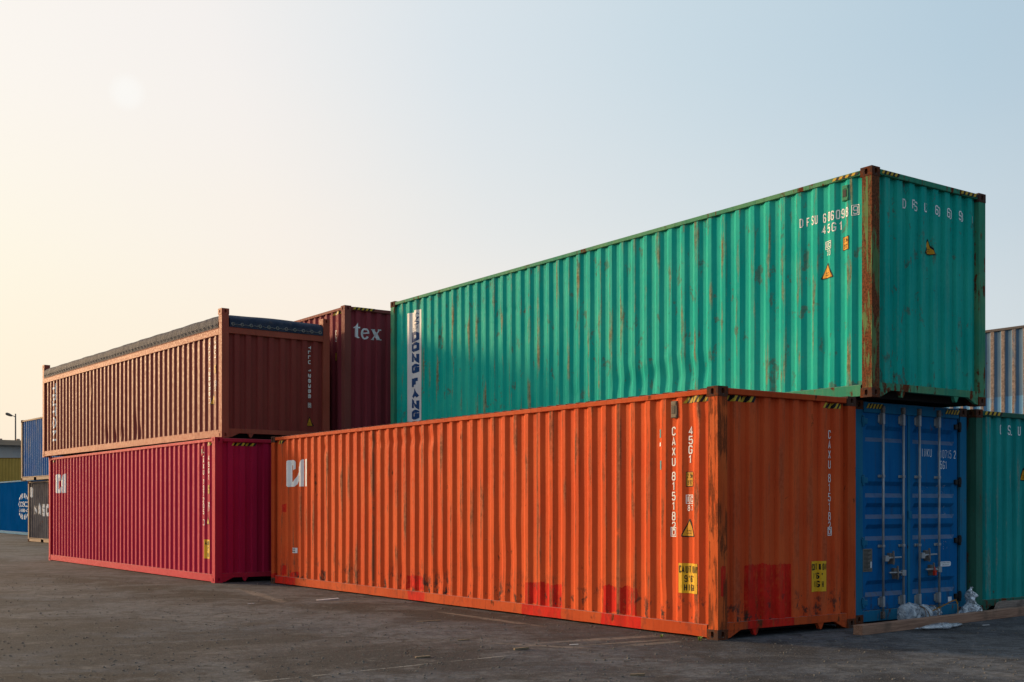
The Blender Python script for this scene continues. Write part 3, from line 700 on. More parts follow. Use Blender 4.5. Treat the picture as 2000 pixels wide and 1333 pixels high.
drape(Art().sten('ALTO', -.12, .74, .12, .82, .34, .3).sten("9'6\"", -.04, .62, .11, .71, .32, .2).sten('HIGH', -.05, .50, .12, .59, .26, .3), 'label_lettering', 'ink', o, 'side', prH, .47, .0065)
vent(Hc, .70, 2.64, 'crimson_frame')
hazard(Hc, 'side', prH, .52, 2.74, .34, .06, 4); hazard(Hc, 'end', peH, .36, 2.735, .5, .06, 5); hazard(Hc, 'side', prH, 11.9, 2.74, .2, .05, 2)

I_d = [(6.9, .35, .10, .14, -.04, .06), (6.3, .30, .10, .12, -.04, .05), (5.8, .35, .10, .12, -.04, .05), (4.9, .45, .12, .3, -.03, .05), (4.6, .30, .1, .2, -.03, .04), (8.1, 1.6, .08, .2, -.02, .02)]
Ic, prI, peI, dI, _ = container('brown_open_top_container', 'reddish brown open-top container roofed with a dark blue tarpaulin', (-5.80, 23.585, 2.896), 127.53, 2.591,
    'brown_wall', 'brown_frame', cast='brown_frame', open_top=True, rows=24, sub=2, dents=I_d)
drape(Art().text('TRITON', .10, .42, .42, 2.0, .02, rot=True), 'company_name', 'whitesolid', Ic, 'side', prI, 11.50, .004, dI)
drape(Art().sten('TLLU 128356', -.035, .88, .035, 1.99, .25, .3, rot=True).frame(-.05, .73, .05, .83, .01), 'container_number', 'white', Ic, 'side', prI, .640, .004, dI)
drape(Art().sten('45U1', -.035, 1.60, .035, 1.98, .25, .3, rot=True), 'size_code', 'white', Ic, 'side', prI, .362, .004, dI)
height_sign(Ic, 'side', prI, .38, 1.40, 1.0, dI); ic_sign(Ic, 'side', prI, .38, 1.05, '22', 1.1, dI); warn_tri(Ic, 'side', prI, .50, .70, .24, .22, dI)
drape(Art().sten('TLLU', -.032, 1.62, .032, 2.0, .24, .35, rot=True).sten('128356', -.032, .90, .032, 1.52, .24, .35, rot=True).sten('0', -.02, .72, .02, .78, .3, rot=True).frame(-.036, .70, .036, .80, .009),
      'container_number', 'white', Ic, 'end', peI, 1.993, .004)
warn_tri(Ic, 'end', peI, 1.993, .31, .17, .21)
# tarpaulin with eyelets
def tarp_mat():
    m, k, b = new_mat('tarpaulin')
    co = k.n.new('ShaderNodeTexCoord').outputs['Object']
    n1 = k.noise(k.vmath('MULTIPLY', co, (2, 2, 3)), 1.4, 6, .6)
    c = k.mix(k.rng(n1, .35, .7), (0.020, 0.030, 0.056, 1), (0.042, 0.050, 0.080, 1))
    c = k.mix(k.rng(k.noise(co, 7, 7), .52, .75, 0, .5), c, (0.13, 0.10, 0.08, 1))
    k.l.new(c, b.inputs['Base Color']); b.inputs['Roughness'].default_value = .75; b.inputs['Specular IOR Level'].default_value = .15
    bp = k.n.new('ShaderNodeBump'); bp.inputs['Strength'].default_value = .7; bp.inputs['Distance'].default_value = .05
    k.l.new(k.noise(k.vmath('MULTIPLY', co, (2.2, 1, .7)), 5, 5, .6, .8), bp.inputs['Height']); k.l.new(bp.outputs[0], b.inputs['Normal'])
    return m
M['tarp'] = tarp_mat()
HI = 2.591
b = MB(); nx, nseg = 220, 14
def tarp_pt(x, t):
    # t 0..1 across the width: flap - shoulder - crown - shoulder - flap
    wr = .005 * noise.noise(Vector((x * .8, t * 9, 1.3))) + .0035 * noise.noise(Vector((x * 5.5, t * 6, 4.1)))
    sag = .008 * (0.5 + 0.5 * math.cos(x * 2 * math.pi / 1.0))
    z0 = HI - .375
    path = [(0, .004, z0 + .0), (.05, .010, z0 + .10), (.10, .000, z0 + .18), (.15, -.03, z0 + .245), (.2, -.12, z0 + .272), (.5, -WD / 2, z0 + .298)]
    tt = t if t <= .5 else 1 - t
    for (a, ya, za), (c, yc, zc) in zip(path, path[1:]):
        if a <= tt <= c:
            q = (tt - a) / (c - a); y = ya + (yc - ya) * q; z = za + (zc - za) * q; break
    edge = min(1, tt / .04)
    y += wr * edge * (1.8 if tt < .2 else .2); z += (wr * .8 - sag) * min(1, tt / .12)
    return (x, y if t <= .5 else -WD - y, z)
ts = [0, .025, .05, .075, .10, .125, .15, .175, .2, .27, .35, .43, .5]; ts = ts + [1 - t for t in ts[-2::-1]]
x0t, x1t = .16, 12.192 - .16
b.grid([[tarp_pt(x0t + (x1t - x0t) * i / nx, t) for t in ts] for i in range(nx + 1)])
# end flaps hang down over both headers
for (xe, sx) in ((x0t, -1), (x1t, 1)):
    rows_ = []
    for j in range(25):
        y = -.17 - (WD - .34) * j / 24; top = tarp_pt(xe, min(.5, .2 + .3 * min(1, abs(min(-y, WD + y)) / (WD / 2))))
        tz = top[2]; cl = []
        for i in range(7):
            q = i / 6; z = tz + (HI - .362 - tz) * q
            wv = .012 * noise.noise(Vector((y * 4, z * 5, 7.7))) * math.sin(q * math.pi)
            out = (x0t - .165) if sx < 0 else (x1t + .165)
            x = xe + (out - xe) * min(1, (q * 3) ** .6) + sx * wv
            cl.append((x, y, z))
        rows_.append(cl)
    b.grid(rows_)
tarp = b.build('tarpaulin', 'tarp', Ic, smooth=True)
M['eyelet'] = plain('brass_eyelet', (0.30, 0.28, 0.25, 1), .55, .2)
def ring_mb(b, c, ax, r=.028, t=.006, n=12):
    c = Vector(c); pts = []
    for i in range(n + 1):
        a = 2 * math.pi * i / n
        pts.append(c + (Vector((math.cos(a) * r, 0, math.sin(a) * r)) if ax == 'y' else Vector((0, math.cos(a) * r, math.sin(a) * r))))
    b.tube(pts, t, 6, cap=False)
for i in range(11):
    b = MB(); ring_mb(b, (-.012, -.24 - i * .196, HI - .30), 'x', .030, .0065); b.build('eyelet', 'eyelet', tarp)
for i in range(60):
    b = MB(); ring_mb(b, (.25 + i * .198, .022, HI - .315), 'y', .024, .005, 8); b.build('eyelet', 'eyelet', tarp)
b = MB(); b.tube([(-.016, -.20 - .02 * i, HI - .305 + .006 * math.sin(i * 1.3)) for i in range(103)], .004, 5)
b.build('lashing_rope', 'eyelet', tarp)

# ---- maroon 'tex' behind -------------------------------------------------------
G, prG, peG, _, _ = container('maroon_container', 'dark maroon upper container with white tex lettering on its end', (-3.552, 25.05, 2.896), 125.5, 2.896, 'maroon_wall', 'maroon_frame', cast='maroon_frame')
a = Art()
# t
a.poly([(.09, .10), (.14, .03), (.22, 0), (.30, .04), (.27, .10), (.22, .12), (.22, .80), (.22, 1.12), (.09, .84)])
a.poly([(.0, .72), (.09, .72), (.09, .84), (.05, .80)]); a.poly([(.22, .72), (.33, .72), (.33, .82), (.22, .82)])
# e
a.ring(.62, .38, .20, .40, .115, 20, 55, 325).poly([(.50, .36), (.82, .40), (.82, .50), (.50, .46)]).ring(.62, .42, .20, .36, .085, 8, 5, 60)
# x
a.poly([(.98, .76), (1.14, .76), (1.42, 0), (1.25, 0)]); a.poly([(1.33, .76), (1.40, .76), (1.06, 0), (.99, 0)])
a.rect(.93, .70, 1.18, .77); a.rect(1.28, .70, 1.46, .77); a.rect(.93, 0, 1.12, .06); a.rect(1.22, 0, 1.48, .06)
drape(scaled(a, 0, 2.22, .455, .30), 'company_logo', 'whitesolid', G, 'end', peG, .235, .004)
hazard(G, 'side', prG, .60, 2.75, .42, .06, 4); hazard(G, 'end', None, .20, 2.825, .5, .055, 5)
drape(Art().frame(-.06, 2.18, .06, 2.42, .01).text('CH', -.04, 2.32, .04, 2.40).text('70', -.04, 2.21, .04, 2.28), 'rail_code_mark', 'white', G, 'side', prG, .47, .004)
height_sign(G, 'side', prG, .47, 1.85)
container('maroon_container', 'brown container hidden low behind the crimson and orange ones, carrying the tex one', (-3.552, 25.05, 0), 125.5, 2.896, 'brown_wall', 'brown_frame', detail=False)

# ---- blue container with doors ---------------------------------------------------
C_, prC, peC, _, _ = container('blue_container', 'blue container with closed double doors and grey lock rods, under the green one', (4.42, 15.2, 0), 125.6, 2.896, 'blue_door', 'blue_frame', 'blue_frame', end='doors')
TR = [(2.58, 2.37), (1.85, 1.64), (1.565, 1.36), (1.285, 1.075), (.553, .343)]
def leaf(s0, s1, handle_side):
    zs = [(.17, 0)]
    for t, q in sorted(TR, key=lambda v: v[0]):
        zs += [(q, 0), (q + .055, 1), (t - .055, 1), (t, 0)]
    zs += [(2.745, 0)]
    ss = [(s0, 0), (s0 + .07, 0), (s0 + .11, 1), (s1 - .11, 1), (s1 - .07, 0), (s1, 0)]
    b = MB(); b.grid([[(.030 + .036 * du * dv, -s, z) for (z, dv) in zs] for (s, du) in ss])
    b.box(.031, .075, -s1, -s1 + .02, .17, 2.745); b.box(.031, .075, -s0 - .02, -s0, .17, 2.745)
    o = b.build('door', 'blue_door', C_)
    b = MB()
    b.box(.036, .07, -s0, -s0 + .02, .16, 2.75); b.box(.036, .07, -s1 - .02, -s1, .16, 2.75)
    b.build('door_gasket', 'rubber', o)
    return o
dl = leaf(.165, 1.125, 1); drr = leaf(1.165, 2.25, 0)
b = MB(); b.box(.018, .03, -1.17, -1.12, .17, 2.745); b.box(.006, .03, -1.185, -1.12, 1.36, 1.46); b.build('centre_strip', 'blue_frame', drr)
for s, dr, hz_, inner in ((.545, dl, .845, 1), (.975, dl, .645, -1), (1.325, drr, .865, 1), (1.765, drr, .665, -1)):
    b = MB(); b.tube([(-.018, -s, .09), (-.018, -s, 2.80)], .0165, 12); rod = b.build('lock_rod', 'galv', dr, smooth=True)
    for z0, z1 in ((2.60, 2.745), (.20, .34), (1.902, 1.938), (.982, 1.018)):
        b = MB(); ov = z1 - z0 > .1
        b.box(-.036, .028, -s - .020, -s + .022, z0, z1); b.box(.015, .029, -s + .0225, -s + .056, z0 + (.02 if ov else 0), z1 - (.02 if ov else 0))
        b.build('rod_bracket', 'galv', rod, bevel=.005)
    for z in (2.80, .10):
        b = MB(); b.box(-.036, .02, -s - .022, -s + .022, z - .05, z + .04); b.box(-.03, -.012, -s - .034, -s + .034, z - .01, z + .012)
        b.build('rod_cam', 'galvdark', rod, bevel=.004)
    # handle, reaching towards the neighbouring rod
    b = MB(); z = hz_
    pts = [(-.04, -s - inner * .02, z - .02), (-.045, -s - inner * .12, z), (-.05, -s - inner * .34, z + .004)]
    b.tube(pts, .012, 8, rs=[.02, .014, .011]); b.box(-.06, -.02, -s - inner * .07, -s + inner * .005, z - .045, z + .03)
    b.build('door_handle', 'galv', dr, bevel=.003)
    b = MB(); q = -s - inner * .17; b.box(-.052, .03, q - .012, q + .012, z - .085, z - .015); b.tube([(-.05, q, z + .09), (-.055, q, z + .03), (-.06, q, z - .06), (-.05, q, z - .09)], .014, 8)
    b.box(-.02, .03, q - .026, q + .026, z - .04, z + .06)
    b.build('handle_hasp', 'galvdark', dr, bevel=.004)
M['redplastic'] = plain('red_padlock', (0.55, 0.03, 0.01, 1), .35, dirt=.1)
b = MB(); b.box(-.085, -.05, -1.615, -1.575, .585, .65); b.tube([(-.067, -1.607, .65), (-.067, -1.607, .685), (-.067, -1.595, .70), (-.067, -1.583, .685), (-.067, -1.583, .65)], .005, 6)
b.build('padlock', 'redplastic', drr, bevel=.006)
for z in (.27, 1.05, 1.86, 2.63):
    for s, sg in ((.155, 1), (2.27, -1)):
        b = MB(); b.tube([(.0, -s, z - .07), (.0, -s, z + .07)], .02, 10); b.box(.0, .03, -s - (.0 if sg < 0 else .10), -s + (.10 if sg < 0 else .0), z - .035, z + .035)
        b.box(-.012, .02, -s - .03, -s + .03, z - .03, z + .05); b.build('door_hinge', 'black' if sg < 0 else 'blue_frame', drr if sg < 0 else dl, bevel=.004)
def flat(art, name, mat, par, x, at=0):
    o = drape(art, name, mat, par, 'end', None, at, 0)
    for v in o.data.vertices: v.co.x = x
    return o
M['plate'] = plain('weathered_data_plate', (0.17, 0.155, 0.13, 1), .5, .3, .4, 20, .5)
b = MB(); b.box(.024, .029, -.375, -.185, .67, .97); pl = b.build('data_plate', 'plate', dl, bevel=.002)
a = Art()
for i in range(16): a.rect(.20, .945 - i * .017, .20 + .15 - .03 * ((i * 7) % 3), .951 - i * .017)
flat(a, 'plate_lettering', 'ink', pl, .0225); flat(Art().rect(.335, .72, .358, .80), 'plate_sticker', 'whitesolid', pl, .0215)
a = Art().ring(.70, 2.48, .065, .078, .014, 24).poly([(.665, 2.50), (.70, 2.54), (.73, 2.52), (.71, 2.48), (.74, 2.45), (.70, 2.43), (.68, 2.46)]).text('C', .715, 2.50, .74, 2.54, .02)
o = drape(a, 'globe_sticker', 'faintwhite', dl, 'end', None, 0, 0)
for v in o.data.vertices: v.co.x = .030 - .004 + (.036 * max(0, min(1, (2.58 - v.co.z) / .055)) * max(0, min(1, (v.co.z - 2.37) / .055)))
flat(Art().sten('INKU', 1.43, 2.20, 1.66, 2.31, .17).sten('610715', 1.80, 2.19, 2.11, 2.30, .17).sten('2', 2.17, 2.19, 2.215, 2.30, .22).sten('45G1', 1.80, 2.04, 2.01, 2.15, .22), 'container_number', 'white', drr, .0275)
def trough_art(art, name, mat, par):
    o = drape(art, name, mat, par, 'end', None, 0, 0)
    bm = bmesh.new(); bm.from_mesh(o.data)
    for t, q in TR:
        for z in (t, t - .055, q, q + .055): bmesh.ops.bisect_plane(bm, geom=bm.verts[:] + bm.edges[:] + bm.faces[:], plane_co=(0, 0, z), plane_no=(0, 0, 1), dist=1e-5)
    bm.to_mesh(o.data); bm.free()
    for v in o.data.vertices:
        dpt = 0
        for t, q in TR:
            if q < v.co.z < t: dpt = min(1, (t - v.co.z) / .055, (v.co.z - q) / .055)
        v.co.x = .027 + .036 * dpt
a = Art()
for (s0, s1, z, t, h) in ((1.36, 1.62, 1.775, 'MAX GROSS', .045), (1.80, 2.02, 1.775, '30.480 KG', .045), (1.45, 1.62, 1.705, '67.200', .035), (1.85, 2.02, 1.70, 'LB', .03),
                          (1.37, 1.47, 1.465, 'TARE', .05), (1.82, 2.02, 1.49, '3.890 KG', .04), (1.80, 2.02, 1.41, '8.580 LBS', .04),
                          (1.37, 1.42, 1.225, 'NET', .045), (1.80, 2.02, 1.20, '26.590 KG', .045), (1.43, 1.50, .99, 'CU', .04), (1.84, 2.0, 1.0, '76.4 CU.M', .04), (1.80, 2.02, .93, '2.700 CU.FT', .04)):
    a.text(t, s0, z, s1, z + h, .01)
trough_art(a, 'weight_lettering', 'faintwhite', drr)
a = Art().poly([(1.86 + .11 + .13 * (abs(math.cos(t)) ** .3) * (1 if math.cos(t) > 0 else -1), .725 + .035 * (abs(math.sin(t)) ** .5) * (1 if math.sin(t) > 0 else -1)) for t in [2 * math.pi * i / 24 for i in range(24)]])
o = flat(a, 'oval_sticker', 'whitesolid', drr, .0275)
flat(Art().text('INSPECTED', 1.88, .735, 2.07, .748).text('2009-0415-77', 1.90, .705, 2.05, .72), 'sticker_lettering', 'ink', o, .026)
flat(Art().rect(2.035, .20, 2.12, .265), 'white_sticker', 'whitesolid', drr, .0275)
hazard(C_, 'end', None, .22, 2.80, .32, .062, 5); hazard(C_, 'end', None, 1.93, 2.80, .32, .062, 5)

# ---- teal at the right edge, slate one above and behind ----------------------------
E_, prE, peE, _, _ = container('teal_container', 'dark teal container on the ground right of the blue doors', (6.547, 16.65, 0), 125.6, 2.896, 'teal_wall', 'teal_frame', 'teal_frame')
a = Art()
for ch, s in (('C', .66), ('S', .86), ('L', .975), ('U', 1.12), ('4', 1.40), ('7', 1.60)): a.sten(ch, s - .035, 2.56, s + .035, 2.70, .24)
drape(a, 'container_number', 'white', E_, 'end', peE, 0, .004)
warn_tri(E_, 'end', peE, 1.315, 1.90, .24, .24)
hazard(E_, 'end', None, .20, 2.825, .42, .05, 4)
ua = Vector((math.cos(R(125.59)), math.sin(R(125.59)), 0)); wa = Vector((ua.y, -ua.x, 0)); A0 = Vector((2.336, 13.397, 0))
f0 = A0 + wa * 16.17 + ua * (-.5)
F_, prF, peF, _, _ = container('slate_blue_container', 'faded slate blue container with tan ribs, far right behind the teal one', (f0.x, f0.y, 2.896), 125.59, 2.896, 'slate_wall', 'slate_frame')
container('slate_blue_container', 'slate blue container on the ground carrying the faded one at far right', (f0.x, f0.y, 0), 125.59, 2.896, 'slate_wall', 'slate_frame', detail=False)

# ---- far stack on the left -----------------------------------------------------------
def far_corner(fx, fy, th, L): return (fx - math.cos(R(th)) * L, fy - math.sin(R(th)) * L)
p = far_corner(-20.96, 50.4, 128, 6.058)
J, prJ, _, _, _ = container('short_blue_container', 'short streaky blue container stacked on a grey one, far left', (p[0], p[1], 2.591), 128, 2.591, 'farblue_wall', 'rail_tan', L=6.058, pockets=True, detail=False)
p = far_corner(-20.75, 50.6, 128, 6.058)
K, prK, _, _, _ = container('short_grey_container', 'short dark grey container with large white letters, under the short blue one', (p[0], p[1], 0), 128, 2.591, 'grey_wall', 'rail_tan', L=6.058, pockets=True, detail=False)
drape(Art().sten('R', 0, 1.84, .42, 2.32, .34), 'letter_mark', 'whitesolid', K, 'side', prK, 5.88, .005)
drape(Art().sten('NASCO', .0, 1.10, 2.55, 1.60, .36, .3), 'company_name', 'whitesolid', K, 'side', prK, 5.22, .005)
p = far_corner(-29.1, 66.7, 125, 12.192)
Lc, prL, _, _, _ = container('royal_blue_container', 'plain royal blue container with a white globe emblem, at the far left edge', (p[0], p[1], 0), 125, 2.896, 'ship_wall', 'ship_frame', detail=False)
a = Art()
for a0, a1 in ((28, 62), (68, 84), (96, 112), (118, 152), (208, 242), (248, 264), (276, 292), (298, 332)): a.ring(0, 1.5, 1.2, .69, .11, 5, a0, a1)
for a0, a1 in ((38, 75), (105, 142), (218, 255), (285, 322)): a.ring(0, 1.5, .62, .62, .11, 5, a0, a1)
a.text('COSCO', -1.15, 1.47, 1.15, 1.76, .05).text('SHIPPING', -1.05, 1.2, 1.05, 1.38, .03)
drape(a, 'globe_emblem', 'whitesolid', Lc, 'side', prL, 5.87, .005)
Mc, prM, _, _, _ = container('mustard_container', 'plain mustard yellow container with dark upright letters, in front of the pale building', (-41.6, 106, 2.896), 180, 2.896, 'yellow_wall', 'yellow_frame', detail=False)
Mc.location = (-38.5, 104, 2.896); Mc.rotation_euler = (0, 0, R(180))
drape(Art().column('SHIPPING', 0, 2.05, .24, .28, .34), 'company_name', 'ink', Mc, 'side', prM, 7.1, .006)
M2 = container('mustard_container', 'mustard yellow container at ground level beneath the lettered one', (-38.5, 104, 0), 180, 2.896, 'yellow_wall', 'yellow_frame', detail=False)[0]

# ================================================================== BUILDING AND LAMP
def wall_paint(name, col, stain=.5):
    m, k, b = new_mat(name)
    co = k.n.new('ShaderNodeTexCoord').outputs['Object']
    n = k.noise(k.vmath('MULTIPLY', co, (.6, .6, .18)), 1.2, 7, .65); n2 = k.noise(co, .35, 5)
    c = k.mix(k.rng(n, .42, .72, 0, stain), col, tuple(x * .5 for x in col[:3]) + (1,))
    c = k.mix(k.rng(n2, .4, .7, 0, .5), c, (0.42, 0.33, 0.26, 1))
    k.l.new(c, b.inputs['Base Color']); b.inputs['Roughness'].default_value = .9; return m
M['render'] = wall_paint('pale_plaster', (0.50, 0.52, 0.50, 1)); M['parapet'] = wall_paint('tan_parapet', (0.42, 0.30, 0.20, 1), .3)
M['glass'] = plain('dusty_glass', (0.03, 0.035, 0.04, 1), .2)
M['blind'] = plain('tan_blind', (0.42, 0.30, 0.22, 1), .8)
bl = empty('warehouse', (-60, 132, 0), R(37)); tag(bl, 'long pale plastered building with a tan parapet, beyond the far left containers', 'building', kind='thing')
# local frame: x -28..12, front y=0; wall with real window openings
bw0, bw1, bh = -28.0, 12.0, 8.35
wins = [(-26.2 + 2.9 * i, -26.2 + 2.9 * i + 1.75) for i in range(13)]
b = MB(); wz = [(2.0, 3.6), (5.1, 6.95)]
xs = [bw0] + [q for wn in wins for q in wn] + [bw1]
for i in range(len(xs) - 1):
    if i % 2 == 0: b.box(xs[i], xs[i + 1], 0, .3, 0, bh)
    else:
        z = 0
        for (a0, a1) in wz: b.box(xs[i] + .0005, xs[i + 1] - .0005, .001, .299, z, a0); z = a1
        b.box(xs[i] + .0005, xs[i + 1] - .0005, .001, .299, z, bh - .001)
b.box(bw0, bw0 + .3, .31, 14, 0, bh); b.box(bw1 - .3, bw1, .31, 14, 0, bh); b.box(bw0 + .31, bw1 - .31, 13.7, 14, 0, bh)
b.build('wall', 'render', bl)
b = MB(); b.box(bw0 - .5, bw1 + .5, -.6, 14.4, bh + .002, bh + .35); b.build('roof_slab', 'render', bl)
b = MB(); rr_ = random.Random(3)
b.box(bw0 - .7, bw1 + .7, -.85, 14.5, bh + .352, bh + .62)
for i in range(22):
    x = bw0 + i * 1.9; b.box(x, x + .35, -.4, -.1, bh + .622, bh + .622 + .08 + .12 * rr_.random())
b.build('parapet', 'parapet', bl)
b = MB(); b.box(bw0 - .69, bw1 + .69, -.84, -.55, bh + .06, bh + .351); b.build('fascia', 'parapet', bl)
for (a0, a1) in wins:
    for (z0, z1) in wz:
        b = MB(); b.box(a0, a1, .12, .17, z0, z0 + .08); b.box(a0, a1, .12, .17, z1 - .08, z1); b.box(a0, a0 + .08, .12, .17, z0 + .08, z1 - .08); b.box(a1 - .08, a1, .12, .17, z0 + .08, z1 - .08)
        b.box((a0 + a1) / 2 - .03, (a0 + a1) / 2 + .03, .125, .165, z0 + .08, z1 - .08)
        wo_ = b.build('window', 'parapet', bl)
        b = MB(); b.box(a0 + .05, a1 - .05, .18, .2, z0 + .05, z1 - .05); b.build('pane', 'blind' if rr_.random() < .6 else 'glass', wo_)
lp = empty('street_lamp', (-65.6, 156, 0)); tag(lp, 'tall grey street lamp rising behind the pale building', 'street lamp')
M['lampgrey'] = plain('lamp_steel', (0.10, 0.095, 0.09, 1), .6)
b = MB(); b.tube([(0, 0, 0), (0, 0, 13.7)], .1, 10, rs=[.14, .085]); b.build('pole', 'lampgrey', lp, smooth=True)
b = MB(); b.tube([(0, 0, 13.25), (-.25, 0, 13.4), (-.55, 0, 13.5)], .05, 8); b.build('arm', 'lampgrey', lp, smooth=True)
b = MB()
b.tube([(-.42, 0, 13.40), (-.58, 0, 13.47), (-.90, 0, 13.60), (-1.20, 0, 13.70), (-1.34, 0, 13.74)], .15, 12, rs=[.06, .15, .20, .18, .05]); b.build('lamp_head', 'lampgrey', lp, smooth=True)

# ================================================================== GROUND
def ground_mat():
    m, k, b = new_mat('yard_asphalt')
    co = k.n.new('ShaderNodeTexCoord').outputs['Object']
    x, y, z = k.sep(co)[0:3]
    big = k.noise(co, .16, 6, .6, .5); mid = k.noise(co, .9, 8, .66, .8); fine = k.noise(co, 9, 9, .72); grit = k.noise(co, 75, 4, .7)
    sc_ = k.noise(k.vmath('MULTIPLY', co, (.55, 1.8, 1)), 1.3, 8, .7, .5)
    c = k.mix(k.rng(mid, .3, .7), (0.034, 0.038, 0.047, 1), (0.088, 0.096, 0.114, 1))
    c = k.mix(k.rng(big, .46, .60, 0, .6), c, (0.066, 0.050, 0.042, 1))            # brown dust
    c = k.mix(k.rng(sc_, .52, .66, 0, .6), c, (0.105, 0.096, 0.090, 1))             # pale dusty drifts
    c = k.mix(k.rng(k.noise(co, .55, 7, .7, 1.0), .52, .66, 0, .72), c, (0.030, 0.023, 0.018, 1))   # oil and damp
    m2 = k.noise(co, 2.6, 9, .75, .5)
    # spilled oil beside the orange container
    def blob(cx, cy, ang, rx, ry, s=.45):
        v = k.vmath('SUBTRACT', co, (cx, cy, 0)); a = R(ang)
        p = k.math('DIVIDE', k.vmath('DOT_PRODUCT', v, (math.cos(a), math.sin(a), 0)), rx)
        q = k.math('DIVIDE', k.vmath('DOT_PRODUCT', v, (-math.sin(a), math.cos(a), 0)), ry)
        dd_ = k.math('SQRT', k.math('ADD', k.math('MULTIPLY', p, p), k.math('MULTIPLY', q, q)))
        return k.rng(k.math('ADD', dd_, k.math('MULTIPLY', k.math('SUBTRACT', mid, .5), 2.6)), 1.15, s)
    oil = k.math('MAXIMUM', blob(-1.7, 17.2, -35, 3.0, 1.0), blob(-4.0, 10.4, 5, 2.6, .5))
    oil = k.math('MAXIMUM', oil, blob(-6.5, 21.6, -50, 5.5, .8))  # long darker strip in front of the crimson container
    c = k.mix(k.math('MULTIPLY', oil, .88), c, (0.016, 0.011, 0.008, 1))
    # worn, paler sheets of asphalt and dark tyre sweeps
    wear = k.noise(k.vmath('ADD', co, (31, 7, 0)), .33, 10, .68, .7)
    c = k.mix(k.rng(wear, .50, .56, 0, .50), c, (0.135, 0.138, 0.146, 1)); c = k.mix(k.rng(wear, .48, .40, 0, .78), c, (0.020, 0.018, 0.018, 1))
    trk = None
    for (cx, cy, rad) in ((-26, 4, 30.0), (-26, 4, 31.9), (18, -22, 37.2), (18, -22, 39.0), (-60, 30, 58.5), (-60, 30, 60.3)):
        dd_ = k.math('ABSOLUTE', k.math('SUBTRACT', k.vmath('LENGTH', k.vmath('SUBTRACT', co, (cx, cy, 0))), rad))
        t = k.rng(k.math('ADD', dd_, k.math('MULTIPLY', k.math('SUBTRACT', m2, .5), .25)), .17, .08)
        trk = t if trk is None else k.math('MAXIMUM', trk, t)
    c = k.mix(k.math('MULTIPLY', trk, k.rng(mid, .35, .65, .05, .55)), c, (0.020, 0.018, 0.018, 1))
    spk = k.noise(co, 34, 3, .8)
    c = k.mix(k.rng(spk, .57, .66, 0, .75), c, (0.20, 0.185, 0.17, 1)); c = k.mix(k.rng(spk, .43, .35, 0, .8), c, (0.012, 0.011, 0.011, 1))
    # scraped, pale drag marks near the corner and along the containers
    sp = None
    for (cx, cy, ang, rx, ry) in ((1.05, 13.55, 28, 1.0, .10), (1.15, 13.15, 30, 1.0, .07), (1.55, 13.1, 34, .75, .10), (.35, 12.9, 155, .8, .08), (-.4, 16.1, 125, 1.6, .09), (-4.3, 20.2, 115, 2.0, .12), (-2.6, 18.9, 20, .5, .06)):
        t = blob(cx, cy, ang, rx, ry); sp = t if sp is None else k.math('MAXIMUM', sp, t)
    c = k.mix(k.math('MULTIPLY', sp, .6), c, (0.25, 0.21, 0.17, 1))
    # worn painted line
    p0, p1 = Vector((-2.35, 10.17, 0)), Vector((-.02, 12.08, 0)); dr_ = (p1 - p0).normalized()
    v = k.vmath('SUBTRACT', co, tuple(p0)); al = k.vmath('DOT_PRODUCT', v, tuple(dr_)); ac = k.math('ABSOLUTE', k.math('ADD', k.vmath('DOT_PRODUCT', v, (-dr_.y, dr_.x, 0)), k.math('MULTIPLY', k.math('SUBTRACT', mid, .5), .05)))
    ln = k.math('MULTIPLY', k.rng(ac, .024, .012), k.math('MULTIPLY', k.rng(al, 0, .1), k.rng(al, 3.0, 2.9)))
    ln = k.math('MULTIPLY', ln, k.rng(k.math('ADD', k.math('MULTIPLY', fine, .6), k.math('MULTIPLY', k.noise(co, 2.2, 3), .5)), .49, .56))
    c = k.mix(k.math('MULTIPLY', ln, .8), c, (0.36, 0.34, 0.31, 1))
    # cracks
    vo = k.n.new('ShaderNodeTexVoronoi'); vo.feature = 'DISTANCE_TO_EDGE'; vo.inputs['Scale'].default_value = .22
    k.l.new(k.vmath('ADD', co, k.vmath('MULTIPLY', k.n.new('ShaderNodeTexNoise').outputs['Color'], (0, 0, 0))), vo.inputs['Vector'])
    wn = k.n.new('ShaderNodeTexNoise'); k.l.new(co, wn.inputs['Vector']); wn.inputs['Scale'].default_value = 1.2; wn.inputs['Detail'].default_value = 8
    k.l.new(k.vmath('ADD', co, k.vmath('MULTIPLY', wn.outputs['Color'], (1.6, 1.6, 0))), vo.inputs['Vector'])
    c = k.mix(k.rng(m2, .50, .38, 0, .7), c, (0.026, 0.024, 0.024, 1))
    c = k.mix(k.rng(m2, .54, .66, 0, .45), c, (0.17, 0.155, 0.145, 1))
    cr = k.math('MULTIPLY', k.rng(vo.outputs['Distance'], .0042, .0012), k.rng(big, .46, .54))
    c = k.mix(k.math('MULTIPLY', cr, .75), c, (0.015, 0.013, 0.012, 1))
    c = k.mix(k.rng(fine, .40, .66, .0, .62), c, (0.020, 0.018, 0.018, 1))
    c = k.mix(k.rng(k.noise(co, 14, 6, .75), .60, .68, 0, .45), c, (0.17, 0.145, 0.125, 1))
    c = k.mix(k.rng(grit, .54, .66, 0, .55), c, (0.20, 0.185, 0.17, 1))
    c = k.mix(k.rng(grit, .42, .32, 0, .5), c, (0.012, 0.012, 0.012, 1))
    k.l.new(c, b.inputs['Base Color']); k.l.new(k.rng(mid, .3, .7, .82, .96), b.inputs['Roughness'])
    b.inputs['Specular IOR Level'].default_value = .18
    bp = k.n.new('ShaderNodeBump'); bp.inputs['Strength'].default_value = .7; bp.inputs['Distance'].default_value = .012
